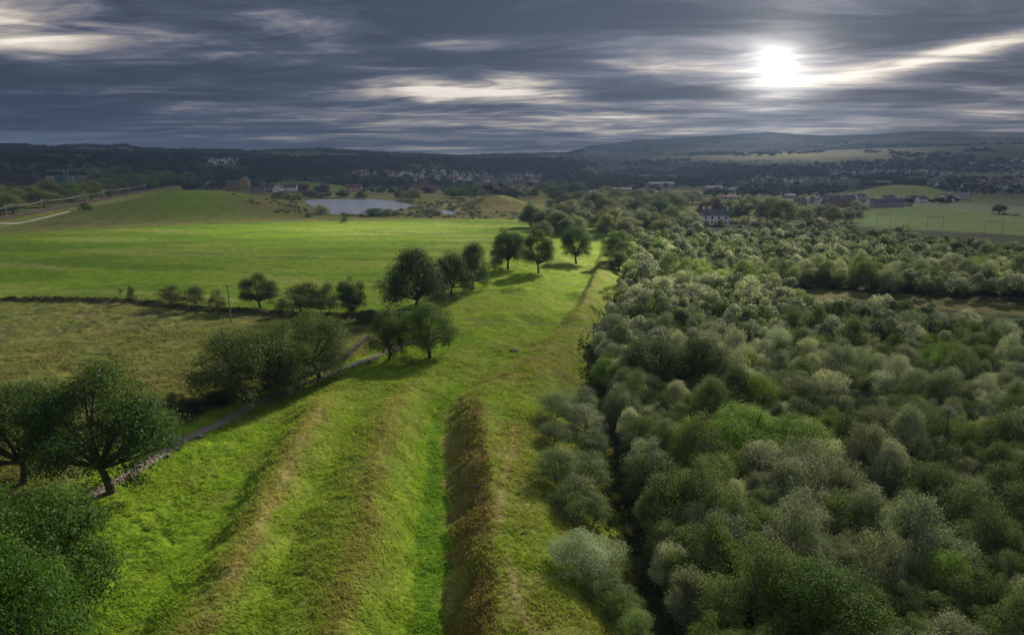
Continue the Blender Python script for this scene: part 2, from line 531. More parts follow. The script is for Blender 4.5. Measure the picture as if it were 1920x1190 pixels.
class MB:
    """Collects solid pieces into one mesh: boxes, tubes, prisms."""
    def __init__(self):
        self.v, self.f, self.m = [], [], []

    def add(self, V, F, mat=0):
        o = len(self.v)
        self.v += [tuple(map(float, q)) for q in V]
        for f in F:
            self.f.append([i + o for i in f]); self.m.append(mat)

    def box(self, c, s, mat=0, rz=0.0):
        cx, cy, cz = c; hx, hy, hz = (k / 2 for k in s)
        ca, sa = math.cos(rz), math.sin(rz)
        V = []
        for dz in (-hz, hz):
            for dx, dy in ((-hx, -hy), (hx, -hy), (hx, hy), (-hx, hy)):
                V.append((cx + dx * ca - dy * sa, cy + dx * sa + dy * ca, cz + dz))
        self.add(V, [(3, 2, 1, 0), (4, 5, 6, 7), (0, 1, 5, 4), (1, 2, 6, 5), (2, 3, 7, 6), (3, 0, 4, 7)], mat)

    def tube(self, pts, rad, n=6, mat=0):
        pts = np.array(pts, float)
        if np.isscalar(rad):
            rad = [rad] * len(pts)
        V, F = [], []
        for i, p in enumerate(pts):
            t = pts[min(i + 1, len(pts) - 1)] - pts[max(i - 1, 0)]
            t = t / max(np.linalg.norm(t), 1e-9)
            a = np.cross(t, (0, 0, 1) if abs(t[2]) < .9 else (1, 0, 0)); a /= np.linalg.norm(a)
            b = np.cross(t, a)
            for k in range(n):
                q = 2 * math.pi * k / n
                V.append(p + rad[i] * (a * math.cos(q) + b * math.sin(q)))
        for i in range(len(pts) - 1):
            for k in range(n):
                F.append((i * n + k, i * n + (k + 1) % n, (i + 1) * n + (k + 1) % n, (i + 1) * n + k))
        F.append(tuple(range(n))[::-1]); F.append(tuple((len(pts) - 1) * n + k for k in range(n)))
        self.add(V, F, mat)

    def gable(self, c, L, W, h, over=0.25, mat=0, thick=.16):
        """Pitched roof over a box of length L (x) and width W (y); eaves at c.z, ridge h above."""
        cx, cy, cz = c
        x0, x1 = cx - L / 2 - over, cx + L / 2 + over
        k = h / (W / 2)
        y0, y1 = cy - W / 2 - over, cy + W / 2 + over
        ze = cz - k * over
        V = [(x0, y0, ze), (x1, y0, ze), (x1, cy, cz + h), (x0, cy, cz + h), (x0, y1, ze), (x1, y1, ze)]
        V += [(a, b, z + thick) for a, b, z in V]
        self.add(V, [(0, 3, 2, 1), (3, 4, 5, 2), (6, 7, 8, 9), (9, 8, 11, 10), (0, 1, 7, 6), (4, 10, 11, 5), (0, 6, 9, 3), (3, 9, 10, 4), (1, 2, 8, 7), (2, 5, 11, 8)], mat)

    def gwalls(self, c, L, W, H, h, mat=0):
        """Walls with two gable ends; c is the middle of the floor."""
        cx, cy, cz = c
        x0, x1, y0, y1 = cx - L / 2, cx + L / 2, cy - W / 2, cy + W / 2
        V = [(x0, y0, cz), (x1, y0, cz), (x1, y1, cz), (x0, y1, cz), (x0, y0, cz + H), (x1, y0, cz + H), (x1, y1, cz + H), (x0, y1, cz + H),
             (x0, cy, cz + H + h), (x1, cy, cz + H + h)]
        self.add(V, [(0, 1, 5, 4), (2, 3, 7, 6), (1, 2, 6, 9, 5), (3, 0, 4, 8, 7), (3, 2, 1, 0), (4, 5, 9, 8), (8, 9, 6, 7)], mat)

    def mesh(self, name, smooth=False):
        me = bpy.data.meshes.new(name)
        me.from_pydata(self.v, [], self.f)
        me.polygons.foreach_set('material_index', np.array(self.m, np.int32))
        if smooth:
            me.polygons.foreach_set('use_smooth', np.ones(len(self.f), bool))
        me.update()
        return me

    def build(self, name, mats, parent=None, smooth=False):
        return link(name, self.mesh(name, smooth), mats, parent)


def tag(o, label=None, cat=None, group=None, kind=None):
    for k, v in (('label', label), ('category', cat), ('group', group), ('kind', kind)):
        if v:
            o[k] = v
    return o


def empty(name, loc, rz=0.0, scale=None):
    o = bpy.data.objects.new(name, None)
    C.objects.link(o)
    o.location = [float(q) for q in loc]
    o.rotation_euler = (0, 0, rz)
    o.empty_display_size = 0.5
    if scale is not None:
        o.scale = scale
    return o


def copy_tree(o, parent=None):
    c = o.copy()
    C.objects.link(c)
    if parent is not None:
        c.parent = parent
    for ch in list(o.children):
        copy_tree(ch, c)
    return c


# ------------------------------------------------------------------ materials
def material(name):
    m = bpy.data.materials.new(name)
    m.use_nodes = True
    t = m.node_tree
    t.nodes.clear()
    k = NT(t)
    out = k.n('ShaderNodeOutputMaterial')
    return m, k, out


def simple(name, col, rough=0.8, var=0.25, scale=1.5, spec=0.3, metal=0.0, bump=0.0):
    m, k, out = material(name)
    b = k.n('ShaderNodeBsdfPrincipled')
    g = k.n('ShaderNodeNewGeometry')
    n = k.noise(g.outputs['Position'], scale, 6, .6)
    n2 = k.noise(g.outputs['Position'], scale * .15, 3, .6)
    f = k.m('ADD', k.m('MULTIPLY', n, .6), k.m('MULTIPLY', n2, .4))
    lo = tuple(c * (1 - var) for c in col); hi = tuple(min(1, c * (1 + var)) for c in col)
    k.link(k.mix(k.rng(f, .35, .65), lo, hi), b.inputs['Base Color'])
    b.inputs['Roughness'].default_value = rough
    b.inputs['Specular IOR Level'].default_value = spec
    b.inputs['Metallic'].default_value = metal
    if bump:
        bp = k.n('ShaderNodeBump')
        bp.inputs['Strength'].default_value = bump
        bp.inputs['Distance'].default_value = .1
        k.link(n, bp.inputs['Height']); k.link(bp.outputs[0], b.inputs['Normal'])
    k.link(b.outputs[0], out.inputs[0])
    return m


def leaf_material(name, use_attr=False, gloss=0.58, trans=0.42):
    m, k, out = material(name)
    if use_attr:
        a = k.n('ShaderNodeAttribute', attribute_name='col')
        base = a.outputs['Color']
    else:
        oi = k.n('ShaderNodeObjectInfo')
        base = oi.outputs['Color']
    t = k.n('ShaderNodeAttribute', attribute_name='tint').outputs['Fac']
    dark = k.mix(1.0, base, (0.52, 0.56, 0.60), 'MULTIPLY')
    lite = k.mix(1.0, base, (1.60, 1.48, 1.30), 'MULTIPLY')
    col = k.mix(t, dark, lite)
    b = k.n('ShaderNodeBsdfPrincipled')
    k.link(col, b.inputs['Base Color'])
    b.inputs['Roughness'].default_value = gloss
    b.inputs['Specular IOR Level'].default_value = 0.2
    tr = k.n('ShaderNodeBsdfTranslucent')
    k.link(k.mix(1.0, col, (1.12, 1.22, .75), 'MULTIPLY'), tr.inputs[0])
    mx = k.n('ShaderNodeMixShader')
    mx.inputs[0].default_value = trans
    k.link(b.outputs[0], mx.inputs[1]); k.link(tr.outputs[0], mx.inputs[2])
    k.link(mx.outputs[0], out.inputs[0])
    return m


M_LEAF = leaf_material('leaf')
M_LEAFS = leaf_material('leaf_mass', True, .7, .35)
M_BARK = simple('bark', (0.075, 0.06, 0.045), .9, .5, 6, .2, 0, .6)
M_BIRCHBARK = simple('birch_bark', (0.19, 0.18, 0.16), .8, .6, 5, .3)
M_PALE = simple('whitewash', (0.82, 0.82, 0.80), .8, .08, .8)
M_STONE = simple('rubble', (0.10, 0.09, 0.08), .9, .5, 3, .25, 0, .5)
M_CONC = simple('concrete', (0.40, 0.39, 0.37), .85, .25, 1)
M_SLATE = simple('slate', (0.085, 0.09, 0.10), .7, .3, 2.5, .15)
M_REDTILE = simple('red_tile', (0.19, 0.075, 0.055), .8, .35, 2)
M_BROWNTILE = simple('brown_tile', (0.10, 0.075, 0.065), .8, .35, 2)
M_SAND = simple('sandstone', (0.33, 0.21, 0.13), .9, .3, 1)
M_CREAM = simple('cream_render', (0.52, 0.45, 0.34), .85, .15, 1)
M_GREYR = simple('grey_render', (0.30, 0.29, 0.28), .85, .2, 1)
M_BRICK = simple('brick', (0.22, 0.10, 0.075), .9, .3, 2)
M_GLASS = simple('window_glass', (0.02, 0.025, 0.03), .12, .2, 1, .6)
M_STEEL = simple('galvanised', (0.42, 0.44, 0.45), .45, .2, 2, .5, .6)
M_DULL = simple('dull_steel', (0.14, 0.15, 0.15), .7, .2, 2, .2)
M_WIRE = simple('wire', (0.35, 0.36, 0.36), .4, .1, 1, .5, .7)
M_POLE = simple('pole_wood', (0.17, 0.14, 0.11), .9, .35, 4)
M_METAL_ROOF = simple('metal_sheet', (0.20, 0.22, 0.24), .75, .15, .3, .1)


# ------------------------------------------------------------------ ground colours (the real colours of turf, heather and soil)
def ground_colours(x, y, z):
    n = len(x)
    r = np.hypot(x, y)
    f1 = fbm(x / 5, y / 5, 101, 4); f2 = fbm(x / 22, y / 22, 111, 3); f3 = fbm(x / 1.3, y / 2.2, 121, 3)
    col = np.tile(np.array([.100, .150, .022]), (n, 1))

    def mix(c, w):
        nonlocal col
        w = np.clip(w, 0, 1)[:, None]
        col = col * (1 - w) + np.array(c) * w
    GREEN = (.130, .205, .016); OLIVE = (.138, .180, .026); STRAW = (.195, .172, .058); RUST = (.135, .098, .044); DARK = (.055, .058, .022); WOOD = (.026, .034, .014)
    yc = np.clip(y, ROW_Y[0], ROW_Y[-1])
    xs, zs = lines_at(yc)
    xw = x + (fbm(x / 2.2, y / 2.2, 131, 3) - .5) * 2.6
    near = r < 480
    mounds = sstep(plane(960, 690)[1] + 5, plane(960, 800)[1], y + 14 * (f1 - .5))     # 1 where the mounds still stand
    # turf on the rampart line: green with olive drifts
    mix(GREEN, near * 1.0)
    mix(OLIVE, near * sstep(.46, .60, f2 * .6 + f1 * .4) * .75)
    mix(STRAW, near * sstep(.58, .72, f1) * .2)

    def band(a, b, soft=1.0):
        return sstep(-soft, soft, xw - a) * sstep(-soft, soft, b - xw)
    c = mounds * near
    mix(OLIVE, c * band(xs[1] - 2.5, xs[3] + 1.5) * .85)
    mix(GREEN, c * band(xs[2] - 1.3, xs[2] + 2.0, 1.2) * .55 * sstep(.40, .55, f1 + .04))
    mix(STRAW, c * np.exp(-((xw - xs[1]) / 1.5) ** 2) * .55)
    mix(RUST, c * np.exp(-((xw - xs[1] - 1.3) / 1.0) ** 2) * .35 * sstep(.45, .6, f3))
    mix(STRAW, c * np.exp(-((xw - xs[3] + .4) / 1.5) ** 2) * .5)
    mix(RUST, c * np.exp(-((xw - xs[3] - .5) / 1.0) ** 2) * .55 * sstep(.42, .6, f3))
    mix(OLIVE, c * band(xs[3] + .8, xs[4] - .6) * .45)
    mix(GREEN, c * band(xs[4] - 1.2, xs[5] + .1, .6) * .95)
    mix((.075, .165, .014), c * band(xs[4] + .2, xs[5] - .2, .5) * .7)
    mix(STRAW, c * band(xs[5] + .1, xs[5] + 1.4, .5) * .6)
    rag = 1.8 * (fbm(x / 1.1, y / 1.9, 137, 3) - .5)
    taper = sstep(plane(960, 830)[1], plane(960, 750)[1], y)
    b0, b1 = xs[5] + (.30 + .5 * taper) * (xs[6] - xs[5]) + rag, xs[6] - .3 + rag * .6
    mix(RUST, c * band(xs[5] + .9 + rag, xs[6] + rag, 1.3) * .55)
    mix((.150, .100, .044), c * band(b0, b1, 1.0) * .8 * sstep(.34, .56, f1 * .4 + f3 * .6))
    mix(STRAW, c * band(xs[5] + .5, xs[6] + .6, .8) * .5 * sstep(.54, .66, f3))
    mix(RUST, c * np.exp(-((xw - xs[6]) / .5) ** 2) * .6)
    mix(OLIVE, c * band(xs[6] + .4, edge_x(yc)) * .85)
    mix(STRAW, c * band(xs[6] + .6, edge_x(yc)) * .45 * sstep(.42, .6, f1))
    # further along: right lip of the ditch is straw and rust
    b2 = (1 - mounds) * near * sstep(ROW_Y[-2], ROW_Y[-5], y)
    mix(OLIVE, b2 * band(xs[5] + .5, edge_x(yc) - .5) * .6)
    mix(STRAW, b2 * band(xs[5] + 1.0, xs[7] + 3) * .5 * sstep(.40, .55, f1))
    mix(RUST, b2 * np.exp(-((xw - xs[6]) / 1.2) ** 2) * .45 * sstep(.42, .55, f3))
    for (a, b, rad, cc, w) in ((1078, 700, 4, RUST, .6), (1095, 560, 5, STRAW, .5), (965, 550, 5, OLIVE, .8), (1085, 590, 4, RUST, .3), (640, 735, 7, OLIVE, .5)):
        q = plane(a, b)
        mix(cc, np.exp(-(((x - q[0]) / rad) ** 2 + ((y - q[1]) / rad) ** 2)) * w * (.4 + 1.2 * f1))
    # trodden line along the crest
    tr = poly_on([(965, 800), (962, 850), (945, 905), (936, 960), (941, 1005), (958, 1080), (972, 1140), (1005, 1195), (1030, 1260)], 1.0)
    mix((.27, .22, .12), np.exp(-(dist_line(x, y, tr) / .42) ** 2) * .6 * sstep(.3, .5, f1) * near)
    tr = poly_on([(370, 1190), (440, 1080), (480, 1000), (530, 900), (575, 810), (605, 765)], 1.5)
    mix((.25, .19, .10), np.exp(-(dist_line(x, y, tr) / .4) ** 2) * .55 * sstep(.4, .55, f1) * near)
    # left of the foot: flat turf, then rough pasture beyond the old wall
    wallx = np.interp(y, [p[1] for p in PATH], [p[0] for p in PATH]) - 3.2
    pz = sstep(0, 4, wallx - xw) * near
    past = pz * sstep(52, 60, y)
    mix((.090, .105, .026), past * .95)
    mix((.060, .068, .024), past * sstep(.50, .60, f1) * .85)
    mix((.150, .125, .055), past * sstep(.56, .7, fbm(x / 7, y / 3, 151, 4)) * .55)
    mix((.14, .15, .05), past * sstep(.5, .7, f3) * .5)
    bank_y = np.interp(x, [p[0] for p in BANK], [p[1] for p in BANK])
    leftw = 1 - sstep(-4, 2, x - xs[0] - 6)
    fld = sstep(.5, 3, y - bank_y) * leftw * (r < 520)
    st = fbm(x / 45 + y / 60, (y + .10 * x + 14 * fbm(x / 70, y / 70, 163, 2)) / 6.0, 161, 4)
    mix((.104, .170, .014), fld)
    mix((.150, .180, .032), fld * sstep(.42, .66, st) * .7)
    mix((.062, .112, .012), fld * sstep(.48, .64, fbm(x / 40, y / 12, 171, 3)) * .6)
    mix((.19, .215, .075), fld * sstep(.60, .76, st) * .4)
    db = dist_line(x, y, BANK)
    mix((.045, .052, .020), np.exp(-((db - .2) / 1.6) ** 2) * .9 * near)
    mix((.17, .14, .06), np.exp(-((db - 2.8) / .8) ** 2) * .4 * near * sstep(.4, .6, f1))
    # beyond the field: rough margins, lakeside, knolls
    beyond = sstep(438, 455, r + 14 * (f2 - .5))
    ROUGH = (.115, .125, .038)
    mix(ROUGH, beyond * (r < 1400))
    mix((.16, .125, .05), beyond * sstep(.48, .62, fbm(x / 16, y / 16, 181, 4)) * .7)
    mix((.055, .062, .024), beyond * sstep(.58, .70, fbm(x / 9, y / 9, 191, 4)) * .8)
    kn = np.clip(gauss(x, y, 372, 610, 1.0, 70, 110) * 1.6, 0, 1)
    mix((.075, .125, .018), kn); mix((.12, .11, .035), kn * sstep(.5, .65, fbm(x / 18, y / 18, 195, 4)) * .6)
    mix((.10, .088, .034), gauss(x, y, 545, 560, 1.2, 34, 60) * sstep(.38, .55, f2 + .1))
    kn = np.clip(gauss(x, y, 928, 590, 1.0, 27, 30) * 1.7, 0, 1)
    mix((.20, .165, .060), kn); mix((.10, .10, .03), kn * sstep(.5, .62, f1) * .6)
    for P in (LAKE, INLET):
        s = sdist(x, y, P)
        mix((.06, .055, .035), (1 - sstep(0, 3, s)))
    # right of the rampart: the floor of the wood
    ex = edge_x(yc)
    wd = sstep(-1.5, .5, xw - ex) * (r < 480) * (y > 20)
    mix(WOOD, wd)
    CLEAR = [(34, 999)]
    # the brown clearing and the fields on the right
    for P, cc in ((CLEARING, (.092, .090, .030)), (FIELD_A, (.070, .118, .022)), (FIELD_B, (.090, .112, .052))):
        s = sdist(x, y, P)
        mix(cc, 1 - sstep(-1, 1.5, s))
        mix(tuple(q * .75 for q in cc), (1 - sstep(-1, 1.5, s)) * sstep(.45, .65, fbm(x / 30, y / 8, 199, 3)) * .6)
    kn = np.clip(gauss(x, y, 1690, 900, 1.0, 60, 70) * 1.8, 0, 1) * (r > 780)
    mix((.10, .135, .03), kn)
    kn = np.clip(gauss(x, y, 560, 1050, 1.0, 80, 80) * 1.6, 0, 1) * (r > 900)
    mix((.085, .125, .025), kn)
    # railway bed
    dr = dist_line(x, y, RAIL)
    mix((.105, .075, .055), (1 - sstep(4.0, 5.5, dr)))
    mix((.10, .125, .03), sstep(5, 6, dr) * (1 - sstep(9, 15, dr)) * .6)
    # far valley: patchwork of woods, pasture, moor
    far = sstep(1050, 1400, r)
    xx = x + 60 * (fbm(x / 200, y / 200, 201, 2) - .5); yy = y + 160 * (fbm(x / 260, y / 260, 207, 2) - .5)
    cell = hash2(np.floor(xx / 130 + .3 * np.floor(yy / 210)), np.floor(yy / 210), 5)
    cell2 = hash2(np.floor(xx / 130 + .3 * np.floor(yy / 210)), np.floor(yy / 210), 9)
    wood = fbm(x / 260, y / 420, 211, 4)
    mix((.032, .042, .018), far)
    mix((.065, .085, .028), far * (cell > .78))
    mix((.07, .065, .032), far * (cell < .10))
    mix((.10, .10, .05), far * (cell2 > .94))
    mix((.020, .029, .013), far * sstep(.36, .46, wood))
    moor = sstep(3000, 4600, r) * sstep(.12, .3, np.arctan2(x, y))
    mix((.060, .056, .027), moor * .85)
    mix((.10, .105, .04), moor * sstep(.5, .6, fbm(x / 500, y / 700, 221, 4)) * .7)
    mix((.03, .036, .018), moor * sstep(.58, .64, fbm(x / 300, y / 260, 231, 4)))
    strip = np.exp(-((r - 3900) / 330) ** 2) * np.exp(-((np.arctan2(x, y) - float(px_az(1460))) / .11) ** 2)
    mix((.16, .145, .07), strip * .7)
    return col


# ground zones on the right, from the photo
CLEARING = hpoly([(1440, 545), (1500, 542), (1600, 545), (1700, 552), (1820, 562), (1990, 574), (1990, 600), (1860, 588), (1740, 578), (1600, 562), (1480, 556)])
FIELD_A = hpoly([(1585, 424), (1590, 392), (1650, 390), (1730, 391), (1800, 396), (1860, 402), (1980, 408), (2100, 412), (2100, 460), (1900, 440), (1700, 430)])
FIELD_B = hpoly([(1700, 390), (1760, 379), (1830, 371), (1920, 370), (2080, 371), (2080, 410), (1920, 403), (1860, 400), (1790, 393)])


def ground_material():
    m, k, out = material('turf')
    a = k.n('ShaderNodeAttribute', attribute_name='col').outputs['Color']
    g = k.n('ShaderNodeNewGeometry').outputs['Position']
    mp = k.n('ShaderNodeMapping')
    k.link(g, mp.inputs[0])
    mp.inputs['Scale'].default_value = (.55, 1.5, 1.0)
    mp.inputs['Rotation'].default_value = (0, 0, .35)
    fine = k.noise(mp.outputs[0], 2.3, 7, .68, .6)
    mid = k.noise(g, .33, 6, .62, .4)
    big = k.noise(g, .05, 4, .6)
    v = k.rng(fine, .28, .72, .50, 1.50, False)
    v2 = k.rng(mid, .3, .7, .72, 1.28, False)
    c = k.mix(1.0, a, k.mix(1.0, k.xyz(v, v, v), k.xyz(v2, v2, v2), 'MULTIPLY'), 'MULTIPLY')
    c = k.mix(k.rng(mid, .50, .72, 0, .38), c, k.mix(1.0, c, (1.45, 1.05, 1.05), 'MULTIPLY'))
    c = k.mix(k.rng(big, .42, .62, 0, .32), c, k.mix(1.0, c, (.75, .95, .8), 'MULTIPLY'))
    b = k.n('ShaderNodeBsdfPrincipled')
    k.link(c, b.inputs['Base Color'])
    b.inputs['Roughness'].default_value = .85
    b.inputs['Specular IOR Level'].default_value = .02
    bp = k.n('ShaderNodeBump')
    bp.inputs['Strength'].default_value = .9
    bp.inputs['Distance'].default_value = .22
    k.link(k.m('ADD', fine, k.m('MULTIPLY', mid, 1.5)), bp.inputs['Height'])
    k.link(bp.outputs[0], b.inputs['Normal'])
    k.link(b.outputs[0], out.inputs[0])
    return m


def build_ground():
    nr, nt = GX.shape
    V = np.stack([GX.ravel(), GY.ravel(), GZ.ravel()], 1)
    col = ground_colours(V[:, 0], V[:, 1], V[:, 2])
    mat = ground_material()
    cut = int(np.searchsorted(RR, 2300))
    for name, a, b in (('ground', 0, cut), ('hills', cut, nr - 1)):
        rows = np.arange(a, b + 1)
        idx = (rows[:, None] * nt + np.arange(nt)[None]).ravel()
        k = b - a
        q = (np.arange(k)[:, None] * nt + np.arange(nt - 1)[None]).ravel()
        F = np.stack([q, q + 1, q + nt + 1, q + nt], 1)[:, ::-1]
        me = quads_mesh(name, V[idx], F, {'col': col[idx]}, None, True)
        tag(link(name, me, mat), kind='structure')


build_ground()


# ------------------------------------------------------------------ water
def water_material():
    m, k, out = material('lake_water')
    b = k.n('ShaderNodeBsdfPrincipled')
    b.inputs['Base Color'].default_value = (.23, .27, .34, 1)  # pale base colour stands in for sky reflected off the water
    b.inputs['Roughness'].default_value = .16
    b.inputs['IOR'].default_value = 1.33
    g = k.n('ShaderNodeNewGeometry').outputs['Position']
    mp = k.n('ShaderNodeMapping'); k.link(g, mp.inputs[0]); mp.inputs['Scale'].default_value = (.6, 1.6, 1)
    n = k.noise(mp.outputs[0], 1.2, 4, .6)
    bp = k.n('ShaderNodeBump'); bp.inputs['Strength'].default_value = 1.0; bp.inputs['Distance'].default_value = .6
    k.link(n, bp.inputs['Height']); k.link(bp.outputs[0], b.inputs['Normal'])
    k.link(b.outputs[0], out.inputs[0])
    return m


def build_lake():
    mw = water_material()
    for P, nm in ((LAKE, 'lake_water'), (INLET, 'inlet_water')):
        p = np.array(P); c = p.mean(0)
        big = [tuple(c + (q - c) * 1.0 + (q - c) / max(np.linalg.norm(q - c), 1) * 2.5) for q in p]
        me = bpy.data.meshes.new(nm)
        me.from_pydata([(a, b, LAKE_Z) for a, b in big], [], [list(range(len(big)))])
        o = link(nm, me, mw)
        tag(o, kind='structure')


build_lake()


def ribbon(name, pts, width, mat, lift=0.03, step=.6, across=6, kind='structure', crown=0.0, wob=0.0):
    p = np.array(pts, float)
    seg = np.concatenate([[0], np.cumsum(np.hypot(*np.diff(p, axis=0).T))])
    s = np.arange(0, seg[-1], step)
    x = np.interp(s, seg, p[:, 0]); y = np.interp(s, seg, p[:, 1])
    kk = np.ones(9) / 9
    if len(s) > 20:
        xp = np.pad(x, 4, mode='edge'); yp = np.pad(y, 4, mode='edge')
        x = np.convolve(xp, kk, 'valid'); y = np.convolve(yp, kk, 'valid')
    tx, ty = np.gradient(x), np.gradient(y)
    L = np.hypot(tx, ty); nx, ny = -ty / L, tx / L
    wv = width * (1 + wob * (fbm(s / 3, s * 0, 301, 3) - .5) * 2)
    off = np.linspace(-.5, .5, across + 1)
    PX = x[:, None] + nx[:, None] * off[None] * wv[:, None]; PY = y[:, None] + ny[:, None] * off[None] * wv[:, None]
    PZ = gz(PX, PY) + lift + crown * (1 - (2 * off[None]) ** 2)
    V = np.stack([PX.ravel(), PY.ravel(), PZ.ravel()], 1)
    w = across + 1
    q = (np.arange(len(s) - 1)[:, None] * w + np.arange(across)[None]).ravel()
    F = np.stack([q, q + 1, q + w + 1, q + w], 1)
    me = quads_mesh(name, V, F, None, None, True)
    o = link(name, me, mat)
    if kind:
        tag(o, kind=kind)
    return o


M_PATH = simple('path_gravel', (0.185, 0.160, 0.13), .95, .35, 2.2, .2, 0, .5)
ribbon('footpath', PATH, 1.9, M_PATH, .04, .5, 6, 'structure', .02, .16)
M_BALLAST = simple('ballast', (0.070, 0.050, 0.040), .95, .35, 1.2, .2)
ribbon('railway_track_bed', RAIL, 8.5, M_BALLAST, .12, 4, 4, 'structure', .25)


# ------------------------------------------------------------------ tree prototypes
def rand_dirs(n, g):
    v = g.normal(size=(n, 3))
    return v / np.linalg.norm(v, axis=1, keepdims=True)


def leaf_quads(P, Nrm, size, g, aspect=.62, jitter=.9):
    """Small leaf-spray quads at P facing roughly Nrm; returns verts and faces."""
    n = len(P)
    nn = Nrm + jitter * rand_dirs(n, g)
    nn /= np.linalg.norm(nn, axis=1, keepdims=True)
    a = np.cross(nn, rand_dirs(n, g)); a /= np.linalg.norm(a, axis=1, keepdims=True)
    b = np.cross(nn, a)
    s = (size * (.6 + .8 * g.random(n)))[:, None]
    V = np.stack([P - a * s * .5, P - b * s * .5 * aspect + nn * s * .08, P + a * s * .5, P + b * s * .5 * aspect + nn * s * .08], 1).reshape(-1, 3)
    return V, np.arange(4 * n).reshape(n, 4)


def crown(seed, nblob, br, zc, zh, nleaf, size, top=.0, shell=.35, flat=.5, squash=.8, hollow=.35, droop=0.0, wide=.5, fill=.12, skirt=.5):
    """Crown of unit width (+-0.5) and unit height; leaf sprays on the shells of many uneven clumps."""
    g = np.random.default_rng(seed)
    # clump centres spread through the crown envelope
    cs, rs = [], []
    k = 0
    while len(cs) < nblob and k < 4000:
        k += 1
        d = rand_dirs(1, g)[0]
        if d[2] < 0:
            d[2] *= flat
        rad = (hollow + (1 - hollow) * g.random() ** .6)
        w = wide * (1 - top * max(d[2] * rad, -.3))
        rr = br * (.65 + .7 * g.random())
        if d[2] < .1:
            hxy = max(math.hypot(d[0], d[1]), 1e-3)
            kx = (hxy * (1 - skirt) + skirt) / hxy
            d[0] *= kx; d[1] *= kx
        p = np.array([d[0] * rad * max(w - rr * .72, .05), d[1] * rad * max(w - rr * .72, .05), d[2] * rad * max(zh - rr * squash * .75, .05)])
        if cs and min(np.linalg.norm((p - q) / (1, 1, .8)) for q in cs) < br * .5:
            continue
        cs.append(p); rs.append(rr)
    cs = np.array(cs); rs = np.array(rs)
    pr = rs ** 2; pr /= pr.sum()
    bi = g.choice(len(cs), nleaf, p=pr)
    d = rand_dirs(nleaf, g)
    flip = (d[:, 2] < -.2) & (g.random(nleaf) < .65)
    d[flip, 2] *= -1
    # clumps themselves are lumpy
    lump = 1 + .22 * np.sin(d[:, 0] * 7 + bi * 1.7) * np.sin(d[:, 1] * 8 + bi * 2.3) + .12 * np.sin(d[:, 2] * 15 + bi)
    rad = (1 - shell * g.random(nleaf) ** 1.6) * lump
    stray = g.random(nleaf) < .06
    rad[stray] *= 1.0 + .35 * g.random(stray.sum())
    inner = g.random(nleaf) < fill
    rad[inner] *= g.random(inner.sum())
    P = cs[bi] + d * (rs[bi] * rad)[:, None] * np.array([1, 1, squash])
    P[:, 2] -= droop * rs[bi] * g.random(nleaf) ** 2
    P[:, 2] += zc
    P[:, 2] = np.maximum(P[:, 2], .02)
    V, F = leaf_quads(P, d + np.array([0, 0, .35]), np.full(nleaf, size), g)
    tb = g.random(len(cs))
    tint = np.clip(.50 * tb[bi] + .34 * g.random(nleaf) + .10, 0, 1)
    me = quads_mesh('crown', V, F, {'tint': np.repeat(tint, 4)})
    cs2 = cs.copy(); cs2[:, 2] += zc
    return me, cs2, rs


def trunk(seed, cs, r0, fork, lean=(0, 0), nl=9, bend=.04, twin=False):
    g = np.random.default_rng(seed + 999)
    mb = MB()
    pts, rad = [], []
    for i in range(7):
        t = i / 6
        pts.append((lean[0] * t + bend * math.sin(t * 3 + seed), lean[1] * t + bend * math.cos(t * 2.6 + seed) - bend * math.cos(seed), -.04 + t * (fork + .04)))
        rad.append(r0 * (1.35 if i == 0 else 1 - .45 * t))
    mb.tube(pts, rad, 8)
    top = np.array(pts[-1])
    order = g.permutation(len(cs))[:nl]
    for i in order:
        c = cs[i]
        mid = top * .45 + c * .55 + g.normal(size=3) * .025
        mb.tube([top - (0, 0, .03), mid, c, c + (c - mid) * .35], [r0 * .5, r0 * .33, r0 * .18, r0 * .05], 5)
        for _ in range(2):
            e = c + rand_dirs(1, g)[0] * .13
            mb.tube([mid * .3 + c * .7, e], [r0 * .16, r0 * .04], 4)
    return mb.mesh('trunk', True)


KINDS = {}


def kind(name, bark, n, crown_kw, trunk_kw):
    lst = []
    for i in range(n):
        me, cs, rs = crown(31 * i + len(KINDS) * 177 + 5, **crown_kw)
        tk = trunk(i + len(KINDS) * 50, cs, **trunk_kw)
        me.materials.append(M_LEAF); tk.materials.append(bark)
        lst.append((me, tk))
    KINDS[name] = lst


kind('oak', M_BARK, 4, dict(nblob=60, br=.135, zc=.53, zh=.47, nleaf=46000, size=.0145, top=.15, shell=.45, flat=.9, hollow=.5, squash=.8, skirt=.6),
     dict(r0=.034, fork=.24, nl=18, bend=.02))
kind('beech', M_BARK, 3, dict(nblob=60, br=.14, zc=.50, zh=.50, nleaf=32000, size=.018, top=.25, shell=.4, flat=1.0, skirt=.9, fill=.25, hollow=.4, squash=.95, droop=.5),
     dict(r0=.030, fork=.22, nl=16))
kind('hawthorn', M_BARK, 3, dict(nblob=44, br=.14, zc=.52, zh=.49, nleaf=34000, size=.016, top=.15, shell=.5, flat=.9, hollow=.5, squash=.65, droop=1.2, skirt=.8),
     dict(r0=.030, fork=.30, nl=15, bend=.05))
kind('birch', M_BIRCHBARK, 8, dict(nblob=34, br=.16, zc=.52, zh=.48, nleaf=12000, size=.024, top=.22, shell=.5, flat=.9, hollow=.45, squash=.75, droop=.6, fill=.1, skirt=.6),
     dict(r0=.022, fork=.40, nl=12))
kind('willow', M_BARK, 4, dict(nblob=36, br=.16, zc=.47, zh=.52, nleaf=12000, size=.024, top=.12, shell=.5, flat=.95, hollow=.45, squash=.8, droop=.3, skirt=.9),
     dict(r0=.02, fork=.2, nl=12))
